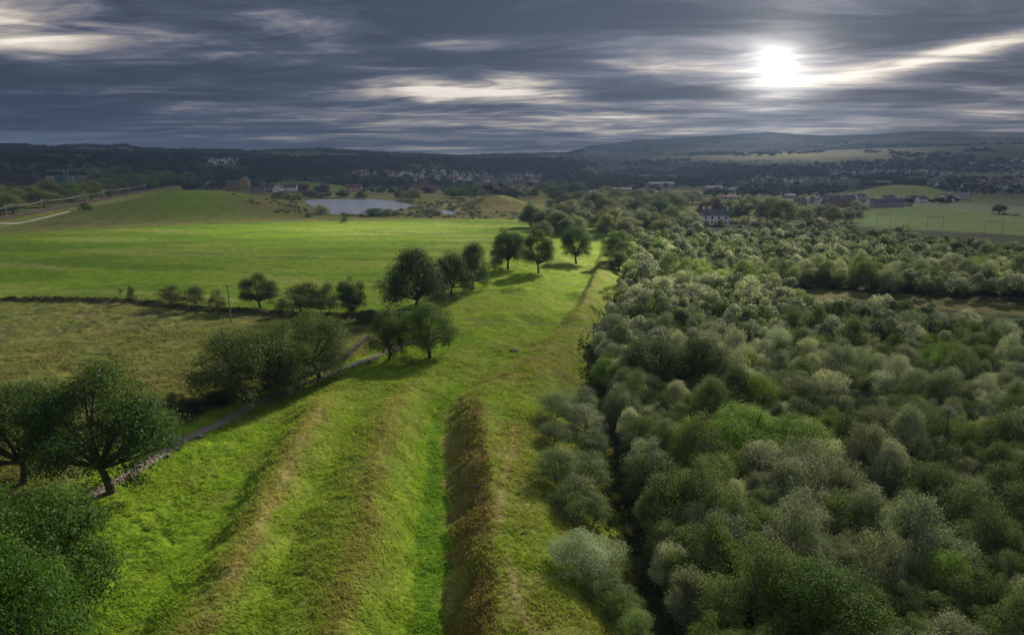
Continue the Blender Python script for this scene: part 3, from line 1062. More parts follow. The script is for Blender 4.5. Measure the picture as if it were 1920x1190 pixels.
kind('bush', M_BARK, 4, dict(nblob=32, br=.18, zc=.40, zh=.60, nleaf=12000, size=.022, top=.10, shell=.5, flat=.7, hollow=.4, squash=.8, skirt=.95),
     dict(r0=.02, fork=.15, nl=10))
kind('thin', M_BARK, 2, dict(nblob=30, br=.10, zc=.58, zh=.42, nleaf=3600, size=.022, top=.1, shell=.7, flat=.8, hollow=.3, squash=.7),
     dict(r0=.022, fork=.35, nl=22))
kind('distant', M_BARK, 5, dict(nblob=28, br=.18, zc=.50, zh=.50, nleaf=11000, size=.028, top=.2, shell=.45, flat=1.0, hollow=.5, squash=.85, skirt=.8),
     dict(r0=.025, fork=.25, nl=6))

ALL_TREES = []
FOL = 2.15


def plant(name, kind_, p, W, H, colour, label, group=None, cat='tree', variant=None, yaw=None):
    lst = KINDS[kind_]
    me, tk = lst[variant % len(lst)] if variant is not None else lst[random.randrange(len(lst))]
    root = empty(name, (p[0], p[1], p[2] - .05), random.uniform(0, 6.28) if yaw is None else yaw, (W, W * random.uniform(.92, 1.06), H))
    c = bpy.data.objects.new('crown', me); C.objects.link(c); c.parent = root
    bri = FOL * random.uniform(.85, 1.15); hue = random.uniform(-.05, .05)
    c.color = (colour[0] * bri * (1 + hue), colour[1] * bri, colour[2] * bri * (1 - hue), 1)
    t = bpy.data.objects.new('trunk', tk); C.objects.link(t); t.parent = root
    tag(root, label, cat, group)
    ALL_TREES.append((p[0], p[1], W))
    return root


def plant_px(name, kind_, bx, by, wpx, toppy, colour, label, group=None, cat='tree', variant=None, yaw=None):
    """A tree standing where the photo's pixel (bx, by) meets the ground, wpx wide and reaching up to row toppy."""
    p = hit(bx, by)[0]
    d = depth(p)
    W = wpx * d / FPX
    # height so that the top projects to toppy
    v = (CYP - toppy) / FPX
    cp, sp = math.cos(PITCH), math.sin(PITCH)
    yy = p[1]
    H = HC + yy * (v * cp - sp) / (cp + v * sp) - p[2]
    H *= 1.03
    return plant(name, kind_, p, W, H, tuple(q * k for q, k in zip(colour, (.66, .78, .45) if colour[1] < .081 else (1.05, 1.05, 1.0))), label, group, cat, variant, yaw)


DKG = (.036, .056, .018); MDG = (.050, .075, .020); BRG = (.070, .125, .014); OLV = (.075, .088, .028); SIL = (.120, .135, .085); GRY = (.085, .100, .058); YEL = (.085, .120, .020); RED = (.045, .022, .022)
T = plant_px
# near left
T('oak_tree', 'oak', 50, 1430, 330, 1010, (.045, .080, .018), 'dark leafy tree low in the photo corner, nearest the camera', None, 'tree', 3)
T('oak_tree', 'oak', 66, 1260, 350, 868, (.046, .079, .018), 'bright green leafy tree cut by the photo edge below the broad path-side oak', None, 'tree', 0)
T('oak_tree', 'oak', 203, 922, 284, 686, (.038, .064, .017), 'broad dark oak leaning over the bend of the footpath', None, 'tree', 1)
T('oak_tree', 'oak', 45, 905, 230, 712, (.042, .062, .018), 'dark oak cut by the photo edge beside the broad path-side oak', None, 'tree', 2)
T('hawthorn_tree', 'hawthorn', 462, 752, 196, 610, (.048, .062, .022), 'wide drooping hawthorn with grey trunk beside the footpath', None, 'tree', 0)
T('hawthorn_tree', 'hawthorn', 532, 736, 146, 604, (.052, .068, .024), 'dark spreading hawthorn with twin trunks beside the footpath', None, 'tree', 1)
T('hawthorn_tree', 'hawthorn', 590, 710, 156, 580, (.060, .078, .030), 'pale tipped hawthorn standing against the ruined stone wall', None, 'tree', 2)
T('hawthorn_tree', 'hawthorn', 726, 674, 92, 577, (.044, .058, .022), 'small leaning hawthorn with bent bare trunk on the path edge', None, 'tree', 1, .6)
T('oak_tree', 'oak', 805, 671, 122, 566, (.055, .088, .016), 'round crowned young oak alone on the bright turf', None, 'tree', 3)
# dark clump on the rampart
T('beech_tree', 'beech', 775, 586, 130, 462, (.027, .042, .016), 'largest dark green beech of the clump on the rampart', None, 'tree', 0)
T('beech_tree', 'beech', 850, 556, 84, 468, (.030, .046, .017), 'dark beech close behind the largest beech of the clump', None, 'tree', 1)
T('beech_tree', 'beech', 888, 543, 72, 454, (.034, .050, .018), 'farthest beech of the dark clump, beside a small shrub', None, 'tree', 2)
T('hawthorn_shrub', 'bush', 930, 508, 34, 480, OLV, 'small olive shrub tucked behind the dark beech clump', None, 'shrub')
T('oak_tree', 'oak', 953, 505, 76, 424, DKG, 'dense dark oak at the far end of the field edge', None, 'tree', 0)
T('oak_tree', 'oak', 1008, 512, 66, 430, (.048, .064, .020), 'oak with straight visible trunk on the far rampart', None, 'tree', 1)
T('oak_tree', 'oak', 1080, 494, 70, 421, DKG, 'dark oak standing alone beside the far ditch', None, 'tree', 2)
T('oak_tree', 'oak', 1158, 496, 68, 431, (.048, .072, .020), 'oak at the corner of the wood beside the far ditch', None, 'tree', 3)
T('oak_tree', 'oak', 1160, 509, 46, 470, (.045, .068, .018), 'small oak in front of the oak at the wood corner', None, 'tree', 2)
T('thorn_tree', 'thin', 1148, 588, 62, 532, OLV, 'thin half bare thorn tree on the ditch bank', None, 'tree', 0)
# field boundary
HB = 'trees and shrubs on the old field bank'
T('gorse_bush', 'bush', 322, 573, 62, 532, (.062, .058, .024), 'brownish round bush, longer half of the pair on the field bank', HB, 'bush', 0)
T('gorse_bush', 'bush', 366, 575, 52, 535, (.058, .058, .026), 'brownish bush beside a pale young tree on the field bank', HB, 'bush', 1)
T('rowan_tree', 'willow', 408, 583, 38, 539, (.072, .085, .040), 'pale young tree beside the tall utility pole on the bank', HB, 'tree', 0)
T('ash_tree', 'oak', 486, 578, 80, 513, (.038, .058, .018), 'dark tree just past the tall utility pole on the bank', HB, 'tree', 1)
T('hawthorn_shrub', 'willow', 570, 592, 84, 522, (.048, .054, .028), 'broad grey green thicket tree, middle of the field bank', HB, 'shrub', 1)
T('hawthorn_shrub', 'willow', 616, 588, 48, 526, (.052, .066, .028), 'narrow green shrub against the broad thicket on the bank', HB, 'shrub', 2)
T('ash_tree', 'oak', 660, 598, 62, 517, (.034, .055, .018), 'upright dark tree at the wall end of the field bank', HB, 'tree', 0)
T('hawthorn_shrub', 'bush', 530, 587, 40, 558, (.045, .055, .024), 'low dark shrub between two trees on the field bank', HB, 'shrub', 2)
T('hawthorn_shrub', 'bush', 690, 604, 60, 580, (.040, .052, .022), 'low dark shrub under the upright tree by the wall end', HB, 'shrub', 3)
T('sapling', 'thin', 226, 555, 15, 539, MDG, 'thin sapling on the field bank, the smaller of two', HB, 'tree', 1)
T('sapling', 'bush', 247, 563, 17, 535, DKG, 'dark narrow sapling on the field bank, the taller of two', HB, 'tree', 1)
for (a, b, w_, t_, l_) in ((352, 772, 60, 745, 'low bramble bush at the dark end of the ruined wall'), (405, 757, 70, 732, 'widest low bramble bush beneath the drooping hawthorn'),
                           (445, 742, 60, 712, 'bramble bush behind the grey trunk of the drooping hawthorn'), (330, 757, 46, 733, 'bramble bush beside the broad path-side oak')):
    T('bramble_bush', 'bush', a, b, w_, t_, (.032, .038, .018), l_, 'brambles on the ruined wall', 'bush')
# heroes in the wood
T('oak_tree', 'oak', 1225, 742, 150, 628, (.036, .060, .020), 'large dark oak rising from the grey birch wood', None, 'tree', 0)
T('oak_tree', 'oak', 1308, 735, 126, 632, (.040, .064, .020), 'dark oak joined to the large dark oak in the wood', None, 'tree', 3)
T('oak_tree', 'oak', 1385, 880, 175, 764, (.080, .140, .016), 'bright green oak, larger dome of the pair in the wood', None, 'tree', 1)
T('oak_tree', 'oak', 1490, 880, 165, 781, (.078, .134, .016), 'bright green oak, lower dome of the pair in the wood', None, 'tree', 2)
T('oak_tree', 'oak', 1530, 1230, 250, 1058, (.044, .074, .014), 'dark bright-edged oak at the near end of the wood', None, 'tree', 3)
T('oak_tree', 'oak', 1345, 1275, 150, 1150, (.056, .085, .016), 'low green tree cut by the photo edge below the wood', None, 'tree', 0)
for (a, b, w_, t_, l_) in ((1316, 545, 66, 497, 'bright green shrub tree, start of the bright row in the wood'), (1355, 547, 64, 503, 'bright green shrub tree, second in the bright row'),
                           (1400, 556, 74, 512, 'bright green domed shrub tree, third in the bright row'), (1448, 566, 72, 528, 'bright green shrub tree near the brown clearing end'),
                           (1492, 575, 60, 540, 'bright green shrub tree beside the tip of the clearing'), (1275, 530, 46, 487, 'small bright shrub tree leading into the bright row')):
    T('willow_tree', 'willow', a, b, w_, t_, (.078, .125, .015), l_, 'bright row of shrub trees', 'tree')
# beside the ditch: willow thicket and white bramble mound
WG = 'shrubs along the rampart edge'
for (a, b, w_, t_, c_, l_) in (
        (1042, 790, 72, 728, (.072, .096, .052), 'grey green willow shrub at the far end of the thicket'),
        (1085, 775, 66, 717, (.078, .102, .058), 'silvery willow shrub at the far corner of the thicket'),
        (1098, 815, 72, 752, (.115, .135, .100), 'white leaved willow shrub in the far thicket'),
        (1040, 835, 62, 785, (.060, .085, .036), 'dark willow shrub facing the worn turf of the crest'),
        (1112, 850, 60, 800, (.062, .088, .038), 'willow shrub at the thicket back beside the dark wood'),
        (1040, 905, 84, 832, (.062, .088, .036), 'broad willow shrub bulging toward the crest path'),
        (1095, 905, 80, 835, (.068, .094, .042), 'broad pale willow shrub, middle of the thicket'),
        (1082, 965, 92, 890, (.064, .090, .040), 'wide willow shrub above the white bramble mound'),
        (1115, 985, 60, 925, (.058, .082, .034), 'darker willow shrub touching the white bramble mound'),
        (1080, 1072, 104, 990, (.135, .168, .112), 'white topped bramble mound beside the crest turf'),
        (1135, 1075, 84, 1000, (.128, .160, .108), 'white topped bramble mound against the dark wood'),
        (1125, 1120, 78, 1058, (.062, .092, .034), 'willow shrub just below the white bramble mounds'),
        (1170, 1165, 70, 1095, (.066, .100, .036), 'willow shrub near the photo bottom beside the wood'),
        (1192, 1225, 76, 1140, (.068, .105, .034), 'willow shrub cut by the photo bottom edge')):
    T('bramble_bush' if 'bramble' in l_ else 'willow_shrub', 'bush', a, b, w_ * 1.25, t_ + 5, c_, l_, WG, 'bush' if 'bramble' in l_ else 'shrub')
# lakeside and far single trees
for (a, b, w_, t_, c_, n_, l_) in (
        (604, 401, 32, 382, SIL, 'willow_tree', 'pale willow on the near lake shore'), (578, 408, 14, 399, DKG, 'hawthorn_shrub', 'dark round bush on the field edge by the lake'),
        (646, 417, 13, 404, DKG, 'hawthorn_shrub', 'small dark bush standing in the green field edge'), (702, 405, 44, 388, MDG, 'willow_tree', 'broad willow clump on the lake near bank'),
        (728, 404, 26, 389, GRY, 'willow_tree', 'grey willow beside the broad clump on the lake bank'), (742, 404, 16, 393, OLV, 'willow_tree', 'small willow at the lake bank end'),
        (812, 404, 36, 387, GRY, 'willow_tree', 'pale willow beside the narrow inlet water'), (790, 392, 18, 382, GRY, 'willow_tree', 'small pale shrub between lake and inlet'),
        (868, 378, 26, 366, SIL, 'willow_tree', 'silver shrub at the foot of the brown knoll'), (160, 396, 26, 378, DKG, 'hawthorn_shrub', 'dark round bush at the field corner by the railway'),
        (912, 410, 16, 403, OLV, 'hawthorn_shrub', 'low brown bush at the near foot of the knoll'), (1873, 401, 26, 382, DKG, 'oak_tree', 'lone dark tree on the pale field boundary'),
        (1905, 405, 14, 399, DKG, 'hawthorn_shrub', 'low bush on the pale field boundary'), (1888, 403, 20, 398, DKG, 'hawthorn_shrub', 'flat hedge piece beside the lone field tree')):
    T(n_, 'willow' if 'willow' in n_ else 'bush' if 'shrub' in n_ else 'oak', a, b, w_ * 1.15, t_, c_, l_, None, 'shrub' if 'shrub' in n_ else 'tree')
# round the white house
T('copper_beech', 'distant', 1338, 412, 52, 367, RED, 'purple copper beech behind the white house', None, 'tree', 0)
T('copper_beech', 'distant', 1320, 410, 34, 374, (.035, .028, .02), 'dark purple tree at the gable of the white house', None, 'tree', 1)
for (a, b, w_, t_, c_, l_) in ((1368, 414, 36, 372, DKG, 'dark tree beside the chimney gable of the white house'), (1400, 417, 60, 366, (.034, .046, .016), 'tall dark tree in the grove past the white house'),
                               (1440, 420, 56, 368, (.062, .07, .02), 'golden topped tree in the grove past the white house'), (1465, 425, 58, 374, (.05, .062, .018), 'olive tree at the end of the white house grove'),
                               (1396, 424, 24, 403, GRY, 'small grey tree before the white house grove'), (1262, 412, 50, 362, MDG, 'tall green tree before the car park of the white house'),
                               (1235, 415, 60, 364, (.055, .075, .024), 'broad green tree in the belt before the white house'), (1456, 442, 46, 408, (.042, .064, .014), 'round green domed tree below the white house grove'),
                               (1322, 428, 22, 410, GRY, 'pale shrub tree before the white house wall'), (1352, 425, 18, 409, OLV, 'small tree before the gable of the white house')):
    T('broadleaf_tree', 'distant', a, b, w_, t_, c_, l_, 'grove round the white house', 'tree')

# ------------------------------------------------------------------ landmarks and labels for the many trees
LAND = []


def landmark(px, py, text):
    LAND.append((px, py, text))


for a in ((1262, 690, 'the large dark oaks'), (1430, 820, 'the two bright oaks'), (1530, 1120, 'the near dark oak'), (1765, 790, 'the pole in the wood'),
          (1098, 1020, 'the white bramble mound'), (1080, 770, 'the willow thicket'), (1072, 870, 'the middle willow thicket'), (1395, 525, 'the bright shrub row'), (1340, 405, 'the white house'),
          (1148, 560, 'the thin thorn tree'), (1112, 630, 'the pole by the turf'), (1700, 560, 'the brown clearing'), (1900, 580, 'the far end of the clearing'), (1158, 470, 'the wood corner oak'),
          (1240, 560, 'the silvery wood edge'), (1655, 410, 'the first railway gantry'), (1752, 418, 'the middle railway gantry'), (1862, 428, 'the last railway gantry'),
          (1460, 420, 'the golden topped grove'), (1180, 1150, 'the lowest willow shrub'), (1880, 1150, 'the bottom photo corner'), (1880, 800, 'the photo edge wires'),
          (1080, 440, 'the lone far oak'), (1050, 405, 'the brown knoll'), (30, 380, 'the nearest railway mast'), (95, 375, 'the second railway mast'), (183, 365, 'the third railway mast'), (260, 355, 'the far railway'),
          (70, 335, 'the black spoil heap'), (430, 345, 'the sandstone hall'), (700, 380, 'the lake'), (920, 365, 'the knoll by the lake')):
    landmark(*a)
ORD = ['', 'second ', 'third ', 'fourth ', 'fifth ', 'sixth ', 'seventh ', 'eighth ', 'ninth ', 'tenth ', 'eleventh ', 'twelfth ']


def label_many(items, noun, group):
    """items: (object, colour word, px, py). Each is told apart by colour, a landmark, the side of it, and its turn outward."""
    buckets = {}
    for o, cw, px, py in items:
        d = [math.hypot(px - l[0], (py - l[1]) * 1.3) for l in LAND]
        i = int(np.argmin(d))
        dx, dy = px - LAND[i][0], (py - LAND[i][1]) * 1.3
        if abs(dx) > abs(dy):
            rel = 'right of' if dx > 0 else 'left of'
        else:
            rel = 'below' if dy > 0 else 'above'
        buckets.setdefault((cw, i, rel), []).append((d[i], o))
    for (cw, i, rel), lst in buckets.items():
        lst.sort(key=lambda q: q[0])
        for k, (_, o) in enumerate(lst):
            if k < len(ORD):
                lab = f'{ORD[k]}{cw} {noun} {rel} {LAND[i][2]}, counting outward' if k else f'{cw} {noun} just {rel} {LAND[i][2]}'
            else:
                lab = f'{cw} {noun} far out {rel} {LAND[i][2]}'
            tag(o, lab, 'tree', group)


def leaf_mass(name, spots, nleaf, size, mat=None, kindp='stuff'):
    """Many crowns as one mesh: spots are (x, y, z, W, H, (r, g, b))."""
    g = np.random.default_rng(len(spots) + 3)
    n = len(spots)
    s = np.array([[*q[:5], *q[5]] for q in spots])
    VV, CC, TT = [], [], []
    nb = 6
    # every crown is a handful of clumps
    bc = rand_dirs(n * nb, g).reshape(n, nb, 3) * (.25 + .6 * g.random((n, nb, 1)))
    bc[:, :, 2] = np.abs(bc[:, :, 2]) * .9 - .2
    brr = .36 + .26 * g.random((n, nb))
    bi = g.integers(0, nb, (n, nleaf))
    d = rand_dirs(n * nleaf, g).reshape(n, nleaf, 3)
    dn = (d[:, :, 2] < -.1) & (g.random((n, nleaf)) < .7)
    d[dn, 2] *= -1
    ii = np.arange(n)[:, None]
    P = bc[ii, bi] + d * (brr[ii, bi] * (1 - .4 * g.random((n, nleaf)) ** 2))[..., None]
    W = s[:, 3][:, None]; H = s[:, 4][:, None]
    PX = s[:, 0][:, None] + P[..., 0] * W * .42; PY = s[:, 1][:, None] + P[..., 1] * W * .42
    PZ = s[:, 2][:, None] + np.maximum(H * (.52 + P[..., 2] * .42), .1)
    Q = np.stack([PX, PY, PZ], -1).reshape(-1, 3)
    sz = (np.broadcast_to(W * size, (n, nleaf))).ravel()
    V, F = leaf_quads(Q, d.reshape(-1, 3) + (0, 0, .3), sz, g, .75, .7)
    col = np.repeat(np.repeat(s[:, 5:8], nleaf, 0), 4, 0)
    tint = np.repeat(np.clip(.5 * np.repeat(g.random(n), nleaf) + .4 * g.random(n * nleaf), 0, 1), 4)
    me = quads_mesh(name, V, F, {'col': col, 'tint': tint})
    o = link(name, me, mat or M_LEAFS)
    tag(o, kind=kindp)
    return o


# ------------------------------------------------------------------ the birch wood
CLEAR_P = CLEARING
FAR_EDGE = np.array(poly_on([(1180, 440), (1290, 428), (1400, 425), (1520, 410), (1600, 428), (1680, 432), (1760, 440), (1850, 447), (1960, 452), (2300, 470)], -2.0)) * .84


def scatter(n, reg, dmin, occupied, tries=60000, seed=3):
    g = np.random.default_rng(seed)
    out = []
    cell = {}
    cs = 4.0

    def add_cell(x, y, r):
        cell.setdefault((int(x // cs), int(y // cs)), []).append((x, y, r))
    for q in occupied:
        add_cell(*q)
    k = 0
    while len(out) < n and k < tries:
        k += 1
        x, y, r = reg(g)
        if x is None:
            continue
        cx, cy = int(x // cs), int(y // cs)
        ok = True
        for i in range(cx - 3, cx + 4):
            for j in range(cy - 3, cy + 4):
                for (a, b, rr) in cell.get((i, j), ()):
                    if (a - x) ** 2 + (b - y) ** 2 < (dmin * (r + rr)) ** 2:
                        ok = False
                        break
                if not ok:
                    break
            if not ok:
                break
        if ok:
            out.append((x, y, r)); add_cell(x, y, r)
    return out


occ = [(x, y, W * .46) for x, y, W in ALL_TREES]


def wood_region(y0, y1, r0, r1):
    def f(g):
        y = y0 + (y1 - y0) * math.sqrt(g.random()) if y0 < 100 else y0 + (y1 - y0) * g.random()
        xe = float(edge_x(y)) + (2.6 if y < 112 else 1.2)
        xr = .80 * y + 12
        x = xe + (xr - xe) * g.random()
        ks = np.array([1.0, 1.05, 1.10, 1.15])
        if inside(x * ks, y * ks, CLEAR_P).any():
            return None, None, None
        fy = float(np.interp(x, FAR_EDGE[:, 0], FAR_EDGE[:, 1]))
        if y > fy:
            return None, None, None
        # keep the view to the white house open
        px, py = project((x, y, 0))
        if 1295 < px < 1385 and 418 < py < 436 or (1270 < px < 1300 and 410 < py < 440):
            return None, None, None
        return x, y, r0 + (r1 - r0) * g.random() ** 1.2
    return f


clear_far_y = lambda x: float(np.interp(x, [p[0] for p in CLEARING[:7]], [p[1] for p in CLEARING[:7]]))
near_pts = scatter(1100, wood_region(38, 196, 1.55, 3.4), .58, occ, 90000, 11)
# split: before the clearing / beyond it
belt_pts = scatter(1500, wood_region(196, 430, 2.3, 4.4), .66, occ + near_pts, 120000, 12)
allw = near_pts + belt_pts
PAL = [('silver green', (.185, .204, .145)), ('grey green', (.108, .126, .078)), ('olive green', (.072, .096, .034)), ('mid green', (.058, .082, .026)), ('dark green', (.040, .056, .022)), ('yellow green', (.080, .122, .024))]


def wood_colour(x, y, g):
    n = float(fbm(np.array([x / 16]), np.array([y / 16]), 401, 3)[0])
    px, py = project((x, y, 4))
    p = np.array([.16, .26, .24, .18, .10, .06])
    if py < 720 and px < 1560 and py > 480:
        p = np.array([.42, .24, .16, .08, .03, .07])
    if py < 510:
        p = np.array([.05, .24, .27, .22, .18, .04])
    if py > 900:
        p = np.array([.08, .26, .24, .26, .12, .04])
    if n > .58:
        p = p * np.array([2.2, 1.6, .7, .6, .5, .5])
    elif n < .42:
        p = p * np.array([.4, .7, 1.3, 1.5, 1.5, 1.3])
    i = int(g.choice(6, p=p / p.sum()))
    return PAL[i]


def build_wood():
    g = np.random.default_rng(21)
    near = sorted([q for q in allw if q[1] < 200], key=lambda q: q[1])
    far = sorted([q for q in allw if q[1] >= 200], key=lambda q: q[1])
    vis = lambda q: -60 < project((q[0], q[1], 4))[0] < 1990 and project((q[0], q[1], 7))[1] < 1230
    nb = [q for q in near if vis(q)]
    items, rest, wil = [], [], []
    for i, (x, y, r) in enumerate(nb):
        cw, c = wood_colour(x, y, g)
        W = r * (1.9 + .5 * g.random()); H = W * (.8 + .55 * g.random()) + 1.2
        z = float(gz(x, y))
        isb = g.random() < .55
        if isb and len(items) < 300:
            o = plant('birch_tree', 'birch', (x, y, z), W, H, c, '', None)
            items.append((o, cw, *project((x, y, z + H * .6))))
        elif not isb and len(wil) < 300:
            o = plant('willow_tree', 'willow' if g.random() < .6 else 'birch', (x, y, z), W * 1.06, H * .92, c, '', None)
            wil.append((o, cw, *project((x, y, z + H * .6))))
        else:
            rest.append((x, y, z, W, H, tuple(q_ * FOL for q_ in c)))
    label_many(wil, 'willow', 'willows of the wood')
    label_many(items, 'birch', 'birches of the wood')
    items = []
    fv = [q for q in far if vis(q)]
    for i, (x, y, r) in enumerate(fv):
        cw, c = wood_colour(x, y, g)
        W = r * 2.1; H = W * (.85 + .35 * g.random()) + 1.0
        z = float(gz(x, y))
        if len(items) < 150:
            o = plant('broadleaf_tree', 'distant' if g.random() < .5 else 'birch', (x, y, z), W, H, c, '', None)
            items.append((o, cw, *project((x, y, z + H * .6))))
        else:
            rest.append((x, y, z, W, H, tuple(q_ * FOL for q_ in c)))
    label_many(items, 'wood tree', 'trees of the belt beyond the clearing')
    # outside the frame the wood goes on
    for (x, y, r) in near + far:
        if not vis((x, y, r)):
            cw, c = wood_colour(x, y, g)
            rest.append((x, y, float(gz(x, y)), r * 2.1, r * 2.6, tuple(q_ * FOL for q_ in c)))
    if rest:
        leaf_mass('woodland', rest, 900, .07)
    print('wood', len(nb), len(fv), len(rest))


build_wood()


def build_far_rows():
    """Tree belts one can still count: behind the rampart, by the lake, along the railway."""
    g = np.random.default_rng(31)
    items = []
    pal = [('dark green', (.030, .044, .017)), ('mid green', (.048, .066, .022)), ('olive', (.062, .070, .024)), ('pale green', (.075, .090, .036))]

    def row(x0, x1, y0, y1, n, w0, w1, h0, h1, bias=(.4, .3, .2, .1), grp='tree belt beyond the rampart'):
        for i in range(n):
            t = (i + g.random()) / n
            a = x0 + (x1 - x0) * t; b = y0 + (y1 - y0) * g.random()
            p = hit(a, b)[0]
            if float(gauss(p[0], p[1], 928, 585, 1, 26, 25)) > .05:
                k_ = 700 / math.hypot(p[0], p[1]); p = np.array([p[0] * k_, p[1] * k_, float(gz(p[0] * k_, p[1] * k_))])
            if abs(dist_line(p[:1], p[1:2], RAIL)[0]) < 7 or sdist(p[:1], p[1:2], LAKE)[0] < 3:
                continue
            d = depth(p)
            W = (w0 + (w1 - w0) * g.random()) * d / FPX; H = (h0 + (h1 - h0) * g.random()) * d / FPX
            cw, c = pal[int(g.choice(4, p=bias))]
            if 'railway' in grp:
                c = tuple(q_ * 1.5 for q_ in c)
            o = plant('broadleaf_tree', 'distant', p, W, H, c, '', None)
            tag(o, group=grp)
            items.append((o, cw, *project((p[0], p[1], p[2] + H * .6)), grp))
    # belt between field and white house
    row(985, 1090, 425, 448, 9, 38, 62, 32, 50, (.6, .3, .1, 0))
    row(1030, 1210, 408, 432, 13, 44, 74, 40, 58, (.5, .3, .2, 0))
    row(1040, 1270, 395, 408, 14, 44, 74, 34, 46, (.3, .35, .25, .1))
    row(1110, 1290, 430, 448, 12, 40, 62, 36, 50, (.2, .4, .3, .1))
    row(1480, 1620, 402, 420, 9, 36, 54, 26, 40, (.3, .4, .3, 0))
    row(1130, 1300, 378, 392, 10, 40, 60, 24, 34, (.3, .3, .3, .1))
    # lake far shore and knoll belt
    row(690, 780, 374, 378, 9, 20, 32, 20, 32, (.4, .3, .1, .2), 'trees round the lake')
    row(565, 690, 370, 373, 10, 16, 28, 10, 18, (.5, .3, .2, 0), 'trees round the lake')
    row(845, 990, 370, 376, 12, 22, 34, 20, 28, (.5, .4, .1, 0), 'trees round the lake')
    row(1000, 1090, 362, 372, 7, 24, 36, 20, 26, (.7, .3, 0, 0), 'trees round the lake')
    row(515, 560, 372, 382, 5, 16, 26, 10, 16, (.4, .3, .3, 0), 'trees round the lake')
    # railway side
    grp = 'trees along the railway'
    row(-40, 110, 388, 402, 9, 46, 70, 34, 50, (.1, .3, .5, .1), grp)
    row(-30, 180, 374, 386, 13, 40, 60, 30, 44, (.1, .3, .5, .1), grp)
    row(0, 250, 362, 372, 15, 34, 52, 16, 26, (.2, .4, .4, 0), grp)
    row(165, 330, 350, 360, 13, 28, 44, 22, 32, (.4, .4, .2, 0), grp)
    row(175, 360, 340, 348, 13, 26, 40, 20, 30, (.6, .3, .1, 0), grp)
    by = {}
    for o, cw, a, b, grp in items:
        by.setdefault(grp, []).append((o, cw, a, b))
    for grp, l in by.items():
        label_many(l, {'tree belt beyond the rampart': 'rampart tree', 'trees round the lake': 'lakeside tree'}.get(grp, 'trackside tree'), grp)


build_far_rows()


TOWNS = [(655, 860, 323, 333), (770, 930, 330, 343), (945, 1010, 331, 346), (1550, 1800, 321, 329), (1390, 1600, 333, 344), (1740, 1920, 332, 356), (378, 445, 301, 311), (1500, 1660, 372, 392)]


HEAP_R = float(np.hypot(*hit(88, 352)[0][:2])) + 75


